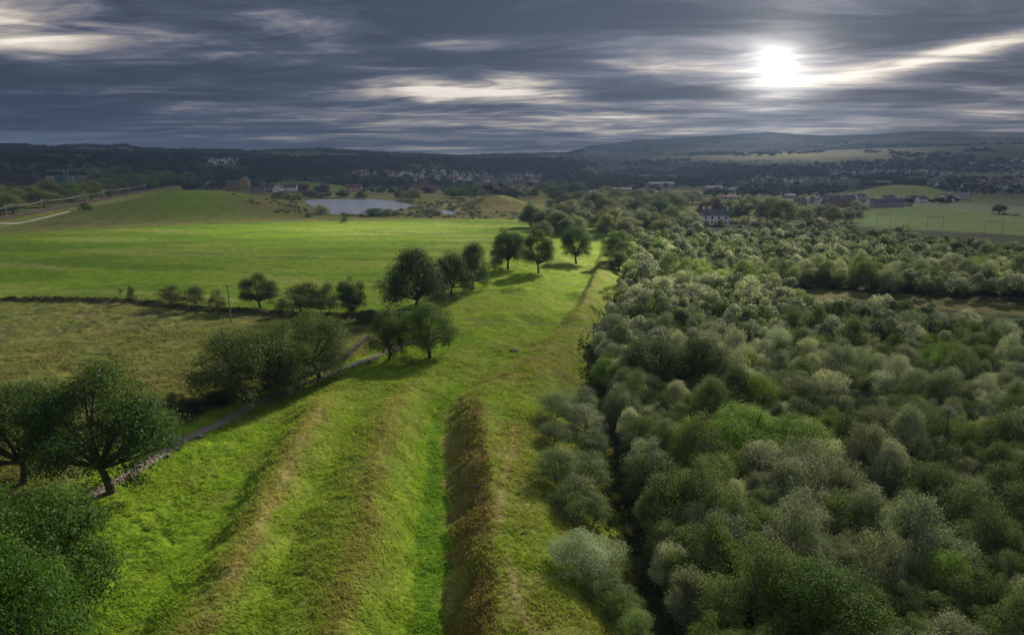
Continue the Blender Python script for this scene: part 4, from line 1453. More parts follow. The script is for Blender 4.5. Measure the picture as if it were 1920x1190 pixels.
def build_far_mass():
    g = np.random.default_rng(41)
    pal = [(.022, .032, .015), (.030, .042, .018), (.040, .052, .022), (.052, .058, .026)]
    mid, far = [], []
    # woods of the middle distance, by where the photo shows them
    for (x0, x1, y0, y1, n, hm) in ((-100, 330, 300, 344, 520, 10), (-100, 250, 330, 336, 70, 10), (330, 470, 312, 350, 150, 9), (470, 640, 308, 330, 150, 9), (560, 1000, 345, 366, 330, 9),
                                    (600, 1010, 318, 322, 150, 8), (1000, 1320, 325, 362, 420, 9), (1320, 1660, 330, 372, 420, 9), (1640, 1920, 340, 368, 240, 8), (1530, 1800, 379, 386, 36, 6),
                                    (380, 560, 352, 360, 50, 7), (600, 1920, 303, 330, 800, 9), (0, 700, 290, 312, 420, 9)):
        for q in hit(x0 + (x1 - x0) * g.random(n), y0 + (y1 - y0) * g.random(n)):
            if float(gauss(q[0], q[1], 1690, 900, 1, 52, 60)) > .12 or float(gauss(q[0], q[1], 560, 1050, 1, 75, 90)) > .2 or float(gauss(q[0], q[1], 372, 610, 1, 62, 95)) > .08:
                continue
            px_, py_ = project(q)
            if px_ < 172 and math.hypot(q[0], q[1]) < HEAP_R:
                continue
            if any(t0 - 6 < px_ < t1 + 6 and u0 - 2 < py_ < u1 + 9 for t0, t1, u0, u1 in TOWNS) and g.random() < .8:
                continue
            if 1590 < px_ and 388 < py_ or (1030 < px_ < 1110 and 372 < py_):
                continue
            if fbm(q[:1] / 70, q[1:2] / 110, 411, 3)[0] < .40:
                continue
            H = hm * (.6 + .8 * g.random())
            mid.append((q[0], q[1], q[2] - .3, H * (.9 + .6 * g.random()), H, pal[int(g.choice(4, p=[.35, .35, .2, .1]))]))
    leaf_mass('distant_woodland', mid, 90, .22)
    # hedgerow trees and woods of the far valley
    n = 20000
    az = R(-40) + R(80) * g.random(n); r = 1300 + 5200 * g.random(n) ** 1.2
    x, y = r * np.sin(az), r * np.cos(az)
    w = fbm(x / 260, y / 420, 211, 4)
    keep = (w > .44) | ((g.random(n) < .10) & (r < 2300))
    keep &= ~((az > .10) & (r > 3000) & (w < .60))
    for i_ in np.nonzero(keep)[0]:
        pa, pb = project((x[i_], y[i_], float(gz(x[i_], y[i_])) + 3))
        if any(t0 - 8 < pa < t1 + 8 and u0 - 2 < pb < u1 + 9 for t0, t1, u0, u1 in TOWNS) and g.random() < .8:
            keep[i_] = False
    for a, b in zip(x[keep], y[keep]):
        H = 9 * (.6 + .8 * g.random())
        far.append((a, b, float(gz(a, b)) - .5, H * (1.5 + min(1.5, math.hypot(a, b) / 3000)), H, pal[int(g.choice(4, p=[.5, .3, .15, .05]))]))
    # crest trees on the left skyline
    for px in np.concatenate([g.uniform(-60, 850, 420), g.uniform(0, 60, 30), g.uniform(120, 232, 60)]):
        a_ = float(px_az(px)); rr = 4560 + 80 * g.random()
        H = 12 * (.6 + .8 * g.random())
        a, b = rr * math.sin(a_), rr * math.cos(a_)
        far.append((a, b, float(gz(a, b)) - .5, H * 1.8, H, pal[0]))
    leaf_mass('far_valley_woods', far, 40, .30)
    # scrub round the lake
    scrub = []
    for (x0, x1, y0, y1, n, h) in ((640, 770, 401, 407, 60, 1.5), (750, 900, 388, 410, 110, 1.5), (870, 1010, 398, 412, 40, 1.1), (520, 580, 380, 400, 50, 1.2), (770, 860, 380, 392, 50, 1.6), (455, 520, 372, 384, 14, 1.3)):
        for q in hit(x0 + (x1 - x0) * g.random(n), y0 + (y1 - y0) * g.random(n)):
            if sdist(q[:1], q[1:2], LAKE)[0] < 1 or sdist(q[:1], q[1:2], INLET)[0] < .5:
                continue
            H = h * (.6 + .9 * g.random())
            scrub.append((q[0], q[1], q[2] - .15, H * 2.4, H, [(.14, .16, .06), (.20, .205, .085), (.11, .135, .05)][int(g.integers(3))]))
    leaf_mass('lakeside_undergrowth', scrub, 110, .2)
    # rank growth below the wood edge, on the verge and along the bank
    und = []
    for y in np.arange(36, 150, .55):
        e = float(edge_x(y))
        for _ in range(2):
            x = e + g.uniform(-3.2, .5)
            H = .36 * (.5 + g.random())
            und.append((x, y, float(gz(x, y)) - .05, H * 2.2, H, [(.09, .115, .035), (.14, .13, .055), (.17, .12, .06), (.10, .13, .04)][int(g.integers(4))]))
    for i in range(800):
        t = g.random() * (len(BANK) - 1); k = int(t)
        x = BANK[k][0] + (BANK[k + 1][0] - BANK[k][0]) * (t - k); y = BANK[k][1] + (BANK[k + 1][1] - BANK[k][1]) * (t - k) + g.normal() * .7
        H = .38 * (.4 + g.random())
        und.append((x, y, float(gz(x, y)) - .05, H * 3.4, H, [(.075, .085, .03), (.11, .115, .045), (.16, .13, .06)][int(g.integers(3))]))
    leaf_mass('rough_undergrowth', und, 40, .25)


build_far_mass()


# ------------------------------------------------------------------ long grass on the banks and in the pasture
def build_grass():
    g = np.random.default_rng(61)
    n = 700000
    r = 44 * (175 / 44) ** (g.random(n) ** .8)
    th = R(-44) + R(62) * g.random(n)
    x, y = r * np.sin(th), r * np.cos(th)
    yc = np.clip(y, ROW_Y[0], ROW_Y[-1])
    xs, _ = lines_at(yc)
    k = (x < edge_x(yc) + .3)
    bank = (np.exp(-((x - xs[1]) / 2.4) ** 2) * .5 + np.exp(-((x - xs[3]) / 2.6) ** 2) * .55) * sstep(.34, .60, fbm(x / 2.6, y / 5, 73, 3)) + ((x > xs[5] + .8 + .55 * (xs[6] - xs[5]) * sstep(plane(960, 830)[1], plane(960, 750)[1], y)) & (x < xs[6] + .6)) * .3 * sstep(.36, .6, fbm(x / 1.3, y / 2.4, 79, 3))
    bank = bank * sstep(plane(960, 715)[1], plane(960, 770)[1], y)
    wallx = np.interp(y, [p[1] for p in PATH], [p[0] for p in PATH]) - 3.5
    past = (x < wallx) * sstep(52, 60, y) * .8 * sstep(.44, .56, fbm(x / 5, y / 5, 101, 4))
    rest = (.12 + .35 * sstep(.42, .60, fbm(x / 3, y / 3, 71, 4))) * (x > wallx + 5)
    w = np.clip(np.maximum(np.maximum(bank, past), rest), 0, 1)
    w *= sstep(1.3, 2.2, dist_line(x, y, PATH))
    byy = np.interp(x, [p[0] for p in BANK], [p[1] for p in BANK])
    w *= np.where((y > byy) & (x < xs[0] + 4), 0.0, 1.0)
    k &= g.random(n) < w * .55
    x, y, w = x[k], y[k], w[k]
    n = len(x)
    z = gz(x, y)
    col = ground_colours(x, y, z)
    straw = np.array([.22, .195, .075]); mx_ = (g.random(n) ** 1.5 * np.where(np.maximum(bank[k], past[k]) > .3, .6, .15))[:, None]
    col = (col * (1 - mx_) + straw * mx_) * (1.25 + .8 * g.random(n))[:, None]
    V, Cc = [], []
    for b in range(4):
        h = (.16 + .26 * g.random(n)) * (.6 + .6 * w)
        a = g.random(n) * 6.283
        bx, by = x + g.normal(size=n) * .10, y + g.normal(size=n) * .10
        wd = .035 + .03 * g.random(n)
        dx, dy = np.cos(a) * wd, np.sin(a) * wd
        lean = h * (.3 + .7 * g.random(n))
        V.append(np.stack([np.stack([bx - dx, by - dy, z - .03], 1), np.stack([bx + dx, by + dy, z - .03], 1),
                           np.stack([bx - lean * .9 + g.normal(size=n) * .05, by - lean * .35 + g.normal(size=n) * .05, z + h], 1)], 1).reshape(-1, 3))
        Cc.append(np.repeat(col * (.8 + .4 * g.random(n))[:, None], 3, 0))
    V = np.concatenate(V); Cc = np.concatenate(Cc)
    me = quads_mesh('rough_grass', V, np.arange(len(V)).reshape(-1, 3), {'col': np.clip(Cc, 0, 1), 'tint': np.full(len(V), .5)})
    tag(link('rough_grass', me, leaf_material('grass_blade', True, .7, .5)), kind='stuff')


build_grass()


# ------------------------------------------------------------------ boulders, ruined wall, poles and wires
def rock_mesh(seed, name='boulder'):
    g = np.random.default_rng(seed)
    import bmesh
    bm = bmesh.new()
    bmesh.ops.create_icosphere(bm, subdivisions=2, radius=.5)
    ph = g.random(6) * 6
    planes = [(rand_dirs(1, g)[0], .30 + .14 * g.random()) for _ in range(7)]
    for v in bm.verts:
        c = np.array(v.co)
        for nrm, d in planes:
            e = c @ nrm - d
            if e > 0:
                c = c - nrm * e
        c *= 1 + .05 * math.sin(c[0] * 9 + ph[0]) + .05 * math.sin(c[1] * 11 + ph[1])
        v.co = c
    me = bpy.data.meshes.new(name)
    bm.to_mesh(me); bm.free()
    me.materials.append(M_STONE)
    return me


ROCKS = [rock_mesh(i) for i in range(5)]


def build_boulders():
    g = np.random.default_rng(5)
    p = np.array(PATH)
    seg = np.concatenate([[0], np.cumsum(np.hypot(*np.diff(p, axis=0).T))])
    s = seg[2] + 2.0
    i = 0
    its = []
    while s < seg[-1] - .3:
        x = np.interp(s, seg, p[:, 0]); y = np.interp(s, seg, p[:, 1])
        x2 = np.interp(s + .5, seg, p[:, 0]); y2 = np.interp(s + .5, seg, p[:, 1])
        t = np.array([x2 - x, y2 - y]); t /= max(np.linalg.norm(t), 1e-6)
        off = 1.35 + .25 * g.random()
        X, Y = x + t[1] * off, y - t[0] * off
        k = .40 + .40 * g.random()
        o = bpy.data.objects.new('boulder', ROCKS[int(g.integers(5))]); C.objects.link(o)
        o.scale = (k * 1.25, k, k * .8)
        o.rotation_euler = (g.uniform(-.3, .3), g.uniform(-.3, .3), g.uniform(0, 6))
        o.location = (X, Y, float(gz(X, Y)) + .12 * k)
        its.append((o, s))
        s += 2.2 + 2.8 * g.random()
        i += 1
    n = len(its)
    words = ['by the broad oak', 'near the brambles', 'under the drooping hawthorn', 'past the drooping hawthorns', 'before the bent hawthorn', 'by the young round oak']
    per = math.ceil(n / 6)
    for k, (o, s) in enumerate(its):
        w = words[k // per]; j = k % per
        tag(o, f'{ORD[min(j, 11)]}grey boulder on the path edge {w}, counting uphill' if j else f'first grey boulder on the path edge {w}', 'boulder', 'boulders along the footpath')
    for (a, b, k, l) in ((896, 913, .7, 'pale stone lying alone on the brown ditch bank'), (964, 658, 1.5, 'pale flat block at the wet patch in the ditch'), (980, 1000, .35, 'small pale stone beside the crest path')):
        q = hit(a, b)[0]
        o = bpy.data.objects.new('boulder', ROCKS[int(g.integers(5))]); C.objects.link(o)
        o.scale = (k * 1.4, k, k * .6); o.location = (q[0], q[1], q[2] + .08)
        tag(o, l, 'boulder')


build_boulders()


def build_stone_wall():
    pts = poly_on([(345, 775), (410, 752), (470, 737), (545, 716), (600, 698), (640, 678), (668, 655), (692, 634)], -.5)
    p = np.array(pts)
    seg = np.concatenate([[0], np.cumsum(np.hypot(*np.diff(p, axis=0).T))])
    g = np.random.default_rng(9)
    V, F = [], []
    o = 0
    base = []
    for me in ROCKS:
        co = np.zeros(len(me.vertices) * 3); me.vertices.foreach_get('co', co)
        base.append((co.reshape(-1, 3), np.array([list(f.vertices) for f in me.polygons])))
    for s in np.arange(0, seg[-1], .22):
        x = np.interp(s, seg, p[:, 0]); y = np.interp(s, seg, p[:, 1])
        hgt = .55 + .45 * float(fbm(np.array([s / 4]), np.array([1.0]), 55, 2)[0])
        for lay in range(3):
            if lay * .28 > hgt:
                continue
            co, fc = base[int(g.integers(5))]
            k = .40 + .25 * g.random()
            a = g.random() * 6.28
            q = co * (k * 1.2, k, k * .75)
            q = np.stack([q[:, 0] * math.cos(a) - q[:, 1] * math.sin(a), q[:, 0] * math.sin(a) + q[:, 1] * math.cos(a), q[:, 2]], 1)
            X, Y = x + g.normal() * .15, y + g.normal() * .15
            V.append(q + (X, Y, float(gz(X, Y)) + .1 + lay * .27)); F.append(fc + o); o += len(co)
    me = quads_mesh('stone_wall', np.concatenate(V), np.concatenate(F))
    w = link('stone_wall', me, M_STONE)
    tag(w, 'low ruined dry stone wall running beside the footpath', 'wall')


build_stone_wall()


def utility_pole(px, py, top, label, arms=1, yaw=.3):
    p = hit(px, py)[0]
    d = depth(p)
    H = (py - top) * d / FPX * 1.02
    return pole_at(p, H, label, arms, yaw)


def pole_at(p, H, label, arms=1, yaw=.3):
    r = empty('utility_pole', p, yaw)
    tag(r, label, 'utility pole', 'wooden poles of the power line')
    m = MB(); m.tube([(0, 0, -.3), (0, 0, H)], [.17, .12], 8); m.build('pole', M_POLE, r)
    for k in range(arms):
        z = H - .25 - k * .8
        m = MB(); m.box((0, -.16, z), (2.0, .12, .14)); a = m.build('crossarm', M_POLE, r)
        for x in (-.9, 0, .9):
            m = MB(); m.tube([(x, -.16, z + .07), (x, -.16, z + .14), (x, -.16, z + .30)], [.05, .09, .06], 6); m.build('insulator', M_CONC, a)
        m = MB(); m.tube([(-.6, -.1, z - .06), (0, -.12, z - .6)], .025, 5); m.tube([(.6, -.1, z - .06), (0, -.12, z - .6)], .025, 5); m.build('brace', M_STEEL, a)
    return p, H, yaw


def wire(a, b, sag, rad, label, group, name='overhead_wire'):
    a, b = np.array(a, float), np.array(b, float)
    pts = [a * (1 - t) + b * t - np.array([0, 0, sag * 4 * t * (1 - t)]) for t in np.linspace(0, 1, 25)]
    m = MB(); m.tube(pts, rad, 5)
    o = m.build(name, M_WIRE)
    tag(o, label, 'wire', group)
    return o


def build_power_line():
    P = []
    P.append(utility_pole(433, 603, 534, 'tall wooden utility pole standing alone on the rough pasture', 1, .5))
    P.append(utility_pole(1112, 652, 612, 'wooden pole with two crossarms at the wood edge by the turf', 2, .5))
    q = hit(1765, 868)[0]
    d = depth(q); H = (868 - 757) * d / FPX
    P.append(pole_at(q, H, 'wooden pole with crossarms rising out of the birch wood', 2, .5))

    def att(pl, x):
        p, H, yaw = pl
        return np.array([p[0] + x * math.cos(yaw), p[1] + x * math.sin(yaw), p[2] + H + .03])
    off = np.array([60, -22, 0.])
    for i, nm in ((0, 'between the pasture pole and the wood edge pole'), (1, 'between the wood edge pole and the wood pole')):
        for x, w in ((-.9, 'left'), (0, 'middle'), (.9, 'right')):
            wire(att(P[i], x), att(P[i + 1], x), 1.6, .016, f'{w} thin overhead wire {nm}', 'wires of the power line')
    for x, w in ((-.9, 'left'), (0, 'middle'), (.9, 'right')):
        a = att(P[2], x)
        wire(a, a + off, 1.5, .016, f'{w} thin overhead wire leading off from the wood pole', 'wires of the power line')


build_power_line()


# ------------------------------------------------------------------ railway
def build_railway():
    p = np.array(RAIL)
    seg = np.concatenate([[0], np.cumsum(np.hypot(*np.diff(p, axis=0).T))])

    def at(s, off=0.0):
        x = np.interp(s, seg, p[:, 0]); y = np.interp(s, seg, p[:, 1])
        x2 = np.interp(s + 2, seg, p[:, 0]); y2 = np.interp(s + 2, seg, p[:, 1])
        x1 = np.interp(s - 2, seg, p[:, 0]); y1 = np.interp(s - 2, seg, p[:, 1])
        t = np.array([x2 - x1, y2 - y1]); t /= np.linalg.norm(t)
        return np.array([x + t[1] * off, y - t[0] * off]), t
    for off, l in ((-3.1, 'outermost rail of the far track'), (-1.6, 'inner rail of the far track'), (1.6, 'inner rail of the near track'), (3.1, 'outermost rail of the near track')):
        pts = []
        for s in np.arange(2, seg[-1] - 2, 8):
            q, t = at(s, off)
            pts.append((q[0], q[1], float(gz(*q)) + .42))
        m = MB(); m.tube(pts, .09, 4)
        tag(m.build('rail', M_BROWNTILE), 'steel ' + l + ' of the railway', 'rail', 'rails of the railway')
    # white concrete wall along the near side
    w = poly_on([(-120, 437), (0, 415.5), (60, 405), (130, 391.5)], -1.0)
    wr = empty('trackside_wall', (w[0][0], w[0][1], -1))
    tag(wr, 'low white panelled concrete wall along the railway', 'wall')
    wp = np.array(w) - np.array(w[0])
    sg = np.concatenate([[0], np.cumsum(np.hypot(*np.diff(wp, axis=0).T))])
    for k, s in enumerate(np.arange(0, sg[-1] - 2.6, 2.9)):
        a = np.array([np.interp(s, sg, wp[:, 0]), np.interp(s, sg, wp[:, 1])]); b = np.array([np.interp(s + 2.5, sg, wp[:, 0]), np.interp(s + 2.5, sg, wp[:, 1])])
        c = (a + b) / 2; ang = math.atan2(*(b - a)[::-1])
        zz = float(gz(c[0] + w[0][0], c[1] + w[0][1])) + 1
        m = MB(); m.box((c[0], c[1], zz + .25), (2.5, .18, .9), 0, ang); m.build('panel', M_CONC, wr)
        m = MB(); m.box((a[0], a[1], zz + .3), (.3, .3, 1.1), 0, ang); m.build('post', M_CONC, wr)
    # electrification masts on the far side
    tops = []
    g = np.random.default_rng(2)
    for (bx, by, top, l) in ((-55, 423, 384, 'overhead line mast cut off by the photo edge'), (31, 405, 375, 'nearest steel overhead line mast of the railway'), (96, 393, 370, 'second steel overhead line mast of the railway'),
                             (184, 381, 359, 'third steel mast, standing above the white wall end'), (224, 371, 353, 'fourth steel mast at the bend of the railway'), (284, 357, 344, 'far thin mast before the railway vanishes')):
        q = plane(bx, by, -1.0)
        i = int(np.argmin([np.hypot(*(at(s)[0] - q)) for s in np.arange(2, seg[-1], 2)]))
        s = 2 + 2 * i
        c, t = at(s, 4.6 if by < 386 and by > 375 else -4.6)
        z = float(gz(*c))
        d = depth((c[0], c[1], z))
        H = 8.2
        ang = math.atan2(t[1], t[0])
        r = empty('line_mast', (c[0], c[1], z), ang)
        tag(r, l, 'mast', 'overhead line masts of the railway')
        m = MB(); m.box((0, 0, H / 2 - .2), (.32, .32, H + .4)); m.build('mast', M_STEEL, r)
        m = MB(); m.box((0, 0, .15), (.9, .9, .5)); m.build('footing', M_CONC, r)
        side = 1 if by < 386 and by > 375 else -1
        m = MB(); m.tube([(0, 0, H - .6), (0, side * 3.0, H - .9)], .07, 5); m.tube([(0, 0, H - 2.3), (0, side * 3.0, H - .9)], .06, 5); m.tube([(0, side * 1.0, H - 1.9), (0, side * 3.0, H - 2.2)], .05, 5)
        a = m.build('cantilever_arm', M_STEEL, r)
        m = MB(); m.tube([(0, side * .25, H - .65), (0, side * .75, H - .7)], .16, 6); m.build('insulator', M_CONC, a)
        n = np.array([-t[1], t[0]])
        tops.append((c + n * side * 3.0, z + H))
    for i in range(len(tops) - 1):
        (a, za), (b, zb) = tops[i], tops[i + 1]
        nm = ['off the photo edge', 'past the nearest mast', 'past the second mast', 'past the third mast', 'past the fourth mast'][i]
        wire((*a, za - .9), (*b, zb - .9), 1.3, .07, f'upper carrier wire of the railway running {nm}', 'overhead wires of the railway', 'catenary_wire')
        wire((*a, za - 2.3), (*b, zb - 2.3), .1, .06, f'lower contact wire of the railway running {nm}', 'overhead wires of the railway', 'contact_wire')
    # portals of the other line, by the green field on the right
    for (bx, by, l) in ((1655, 421, 'steel portal gantry nearest the village, above the treetops'), (1752, 428, 'middle steel portal gantry before the green field'), (1862, 438, 'steel portal gantry nearest the photo edge')):
        q = hit(bx, by)[0]
        r = empty('portal_gantry', q, R(-24))
        tag(r, l, 'gantry', 'railway gantries before the green field')
        H, Wd = 6.6, 7.5
        for sx in (-1, 1):
            m = MB()
            m.box((sx * Wd / 2, 0, H / 2), (.18, .18, H)); m.build('mast', M_DULL, r)
        m = MB(); m.box((0, 0, H - .1), (Wd - .24, .18, .16)); m.box((0, 0, H - .75), (Wd - .24, .18, .14))
        for k in range(6):
            xx = -Wd / 2 + .6 + k * (Wd - 1.2) / 5
            m.tube([(xx, 0, H - .15), (xx + (.5 if k % 2 else -.5), 0, H - .7)], .04, 4)
        m.build('beam', M_DULL, r)
        for sx in (-1, 1):
            m = MB(); m.tube([(sx * 1.7, 0, H - .8), (sx * 1.7, 0, H - 1.7)], .06, 5); m.build('dropper', M_DULL, r)


build_railway()


# ------------------------------------------------------------------ houses
def house(name, p, yaw, L, W, H, h, wall, roof, label, group, cat='house', chim=(), wins=2, storeys=1, porch=False):
    r = empty(name, p, yaw)
    tag(r, label, cat, group)
    m = MB(); m.gwalls((0, 0, -.5), L, W, H + .5, h - .06); m.build('wall', wall, r)
    m = MB(); m.gable((0, 0, H), L, W, h); ro = m.build('roof', roof, r)
    for x in chim:
        m = MB(); m.box((x, 0, H + h + .45), (.8, .9, 1.9)); m.tube([(x - .2, 0, H + h + 1.4), (x - .2, 0, H + h + 1.8)], .12, 6); m.tube([(x + .2, 0, H + h + 1.4), (x + .2, 0, H + h + 1.8)], .12, 6)
        m.build('chimney', wall, ro)
    for s in range(storeys):
        z = 1.5 + s * 2.7
        for k in range(wins):
            x = -L / 2 + (k + .5) * L / wins
            for sy in (-1, 1):
                m = MB(); m.box((x, sy * (W / 2 + .004), z), (1.0, .10, 1.25)); wn = m.build('window', M_GLASS, r)
                m = MB(); m.box((x, sy * (W / 2 + .07), z - .70), (1.25, .18, .12)); m.build('sill', M_CONC, wn)
    for sx in (-1, 1):
        m = MB(); m.box((sx * (L / 2 + .004), 0, H * .55 + .6), (.10, .9, 1.2)); m.build('window', M_GLASS, r)
    if porch:
        m = MB(); m.box((0, -W / 2 - .05, 1.0), (1.0, .12, 2.0)); d = m.build('door', M_POLE, r)
    return r


# the white house
wp = plane(1340, 421, float(gz(*plane(1340, 421, -1.2))))
zw = float(gz(*wp))
WH = house('white_house', (wp[0], wp[1], zw), R(-10), 15.0, 6.8, 5.6, 3.1, M_PALE, M_SLATE, 'white two storey house with slate roof among the trees', None, 'house', (-6.8, -3.2, 6.8), 4, 2, True)


def car(p, yaw, colr, label):
    r = empty('parked_car', p, yaw)
    tag(r, label, 'car', 'cars parked by the white house')
    mat = simple('car_paint', colr, .3, .05, 1, .6)
    m = MB()
    prof = [(-2.05, .35), (-2.1, .75), (-1.85, .92), (-1.0, .98), (1.1, .95), (1.95, .80), (2.1, .55), (2.05, .33)]
    n = len(prof)
    V = [(x, -.84, z) for x, z in prof] + [(x, .84, z) for x, z in prof]
    m.add(V, [tuple(range(n))[::-1], tuple(range(n, 2 * n))] + [(i, (i + 1) % n, n + (i + 1) % n, n + i) for i in range(n)][::1])
    b = m.build('body', mat, r)
    m = MB()
    prof = [(-1.75, .93), (-1.25, 1.40), (.25, 1.45), (1.05, .94)]
    V = [(x, -.74 + (.1 if z > 1 else 0), z) for x, z in prof] + [(x, .74 - (.1 if z > 1 else 0), z) for x, z in prof]
    n = 4
    m.add(V, [tuple(range(n))[::-1], tuple(range(n, 2 * n))] + [(i, (i + 1) % n, n + (i + 1) % n, n + i) for i in range(n)])
    m.build('cabin', M_GLASS, r)
    m = MB(); m.box((-.5, 0, 1.455), (1.4, 1.22, .05)); m.build('roof', mat, r)
    for x in (-1.3, 1.3):
        for y in (-.8, .8):
            m = MB(); m.tube([(x, y - .1, .32), (x, y + .1, .32)], .32, 12); m.build('wheel', M_SLATE, r)


for (a, b, c, l) in ((1284, 424, (.7, .7, .7), 'white car parked nearest the hedge by the white house'), (1291, 423, (.35, .37, .4), 'silver car parked between two others by the white house'), (1298, 424, (.6, .62, .65), 'pale car parked nearest the white house')):
    q = hit(a, b)[0]
    car(q, R(70), c, l)
qs = hit(1290, 419)[0]
house('garage', (qs[0], qs[1] + 4, qs[2]), R(-10), 9, 4.5, 2.4, 1.2, M_GREYR, M_METAL_ROOF, 'low grey outbuilding behind the parked cars', None, 'outbuilding', (), 2, 1)


def build_villages():
    g = np.random.default_rng(77)
    # hamlet on the left of the lake
    V1 = 'hamlet beyond the left knoll'
    for (a, b, L, W, H, h, wl, rf, yw, l) in (
            (440, 356, 20, 10, 8, 5, M_SAND, M_SLATE, 10, 'slate roofed hall with sandstone walls beyond the green knoll'),
            (460, 354, 9, 12, 11, 5, M_SAND, M_SLATE, 80, 'tall sandstone gable block joined beside the slate hall'),
            (484, 360, 17, 8, 4, 4, M_GREYR, M_SLATE, 8, 'long grey cottage with slate roof before the tall gable'),
            (506, 357, 15, 8, 4, 4, M_GREYR, M_SLATE, -10, 'grey cottage with slate roof beside the white gable house'),
            (522, 360, 9, 11, 4.5, 4.5, M_PALE, M_SLATE, 85, 'white gabled house by the lake hamlet'),
            (546, 358, 15, 8, 4.5, 4.5, M_PALE, M_SLATE, 5, 'long white house with dark roof nearest the lake'),
            (570, 357, 12, 8, 4, 4, M_BRICK, M_REDTILE, -8, 'brick house under a red roof by the lake shore'),
            (610, 356, 12, 8, 4, 4, M_BRICK, M_REDTILE, 12, 'red roofed house behind the lake trees'),
            (390, 346, 10, 7, 4, 4, M_CREAM, M_SLATE, 40, 'small pale gabled house behind the knoll top'),
            (664, 360, 20, 9, 5, 5, M_CREAM, M_REDTILE, 5, 'wide red roofed house on the far lake shore'),
            (790, 362, 16, 9, 5, 5, M_CREAM, M_REDTILE, 0, 'red roofed house past the lake trees'),
            (806, 362, 12, 9, 5, 5, M_BRICK, M_REDTILE, 20, 'second red roofed house past the lake trees')):
        q = hit(a, b)[0]
        house('house', q, R(yw), L, W, H, h, wl, rf, l, V1, 'house', (-L * .45,) if L > 10 else (), 3, 1 if H < 7 else 2)
    # street village on the right
    V2 = 'village below the green hillock'
    k = 0
    for (a, b, wl, rf, yw, L, l) in (
            (1500, 385, M_GREYR, M_SLATE, 10, 11, 'grey house at the wood end of the village'), (1524, 380, M_GREYR, M_METAL_ROOF, 60, 13, 'house with pale roof at the wood end of the village'),
            (1536, 386, M_PALE, M_SLATE, 80, 9, 'white gabled house at the village start'), (1556, 391, M_BRICK, M_BROWNTILE, 5, 18, 'long brown roofed terrace before the village'),
            (1580, 389, M_BRICK, M_BROWNTILE, 0, 16, 'brick terrace with brown roof on the village edge'), (1562, 381, M_GREYR, M_SLATE, -5, 14, 'grey terrace behind the brown roofed terrace'),
            (1590, 380, M_GREYR, M_SLATE, 5, 14, 'grey terrace in the village middle'), (1615, 385, M_CREAM, M_BROWNTILE, 85, 10, 'cream gabled house in the village middle'),
            (1632, 387, M_PALE, M_SLATE, 10, 8, 'small white house beside the cream gabled house'), (1648, 389, M_GREYR, M_SLATE, 3, 17, 'dark roofed terrace facing the green field'),
            (1676, 388, M_GREYR, M_SLATE, 0, 17, 'long slate terrace facing the green field'), (1664, 380, M_CREAM, M_SLATE, -4, 13, 'cream terrace under the hillock'),
            (1700, 384, M_CREAM, M_SLATE, 80, 9, 'cream gabled house at the field corner'), (1712, 380, M_PALE, M_SLATE, 5, 12, 'white house row end beyond the field corner'),
            (1728, 381, M_PALE, M_SLATE, -12, 9, 'white cottage beside the dark hedge trees'), (1772, 377, M_PALE, M_SLATE, 15, 12, 'pale farmhouse at the pale field edge'),
            (1786, 376, M_PALE, M_SLATE, 80, 10, 'gabled white farm cottage at the pale field edge'), (1806, 374, M_CREAM, M_METAL_ROOF, 10, 18, 'pale farm barn at the end of the village'),
            (1540, 376, M_GREYR, M_SLATE, 0, 12, 'grey house in the back row of the village'), (1612, 376, M_PALE, M_SLATE, 6, 12, 'white walled house in the back row of the village')):
        q = hit(a, b)[0]
        L *= .8
        house('house', q, R(yw + 5), L, 7, 4.0, 2.9, wl, rf, l, V2, 'house', (-L * .4, L * .4) if L > 12 else (L * .4,), 3, 1)
    # works and sheds
    for (a, b, L, W, H, l) in ((1238, 352, 62, 36, 9, 'pale roofed factory shed beyond the white house trees'), (1228, 368, 34, 16, 6, 'low pale shed in front of the factory shed'), (1338, 358, 34, 22, 7, 'pale pitched shed above the white house'),
                               (1375, 360, 18, 14, 6, 'small pale shed beside the pitched shed'), (1130, 368, 40, 22, 6, 'grey yard shed beyond the rampart trees'), (1165, 362, 36, 20, 7, 'pale yard shed beyond the rampart trees'),
                               (1110, 330, 80, 34, 8, 'long pale warehouse far beyond the yard'), (1200, 335, 70, 34, 8, 'long dark warehouse far in the valley'), (1652, 348, 46, 18, 10, 'pink walled block behind the hillock'),
                               (1370, 374, 26, 10, 4, 'low rust roofed building above the white house'), (1480, 372, 16, 9, 5, 'white gabled building beyond the grove')):
        q = hit(a, b)[0]
        L, W, H = L * .72, W * .72, H * .75
        o = house('shed', q, R(g.uniform(-12, 12)), L, W, H, W * .12, M_GREYR if 'grey' in l or 'dark' in l else M_SAND if 'pink' in l else M_CONC, M_REDTILE if 'rust' in l else M_SLATE if 'dark' in l else M_METAL_ROOF, l, 'works and sheds of the valley', 'shed', (), 4, 1)
    # far towns: house copies too small to show parts
    protos = []
    for wl, rf, w1, w2 in ((M_PALE, M_BROWNTILE, 'white', 'brown'), (M_PALE, M_SLATE, 'white', 'grey'), (M_CREAM, M_REDTILE, 'cream', 'red'), (M_BRICK, M_REDTILE, 'brick', 'red'), (M_GREYR, M_SLATE, 'grey', 'slate')):
        m = MB()
        m.gwalls((0, 0, -1), 11, 8, 6.2, 3.4, 0); m.gable((0, 0, 5.2), 11, 8, 3.5, .3, 1); m.box((4.6, 0, 9.0), (.9, 1.0, 1.6), 0)
        for x in (-3.2, 0, 3.2):
            for z in (1.4, 3.9):
                m.box((x, -4.01, z), (1.3, .1, 1.3), 2); m.box((x, 4.01, z), (1.3, .1, 1.3), 2)
        me = m.mesh('house')
        for mt in (wl, rf, M_GLASS):
            me.materials.append(mt)
        protos.append((me, w1, w2))
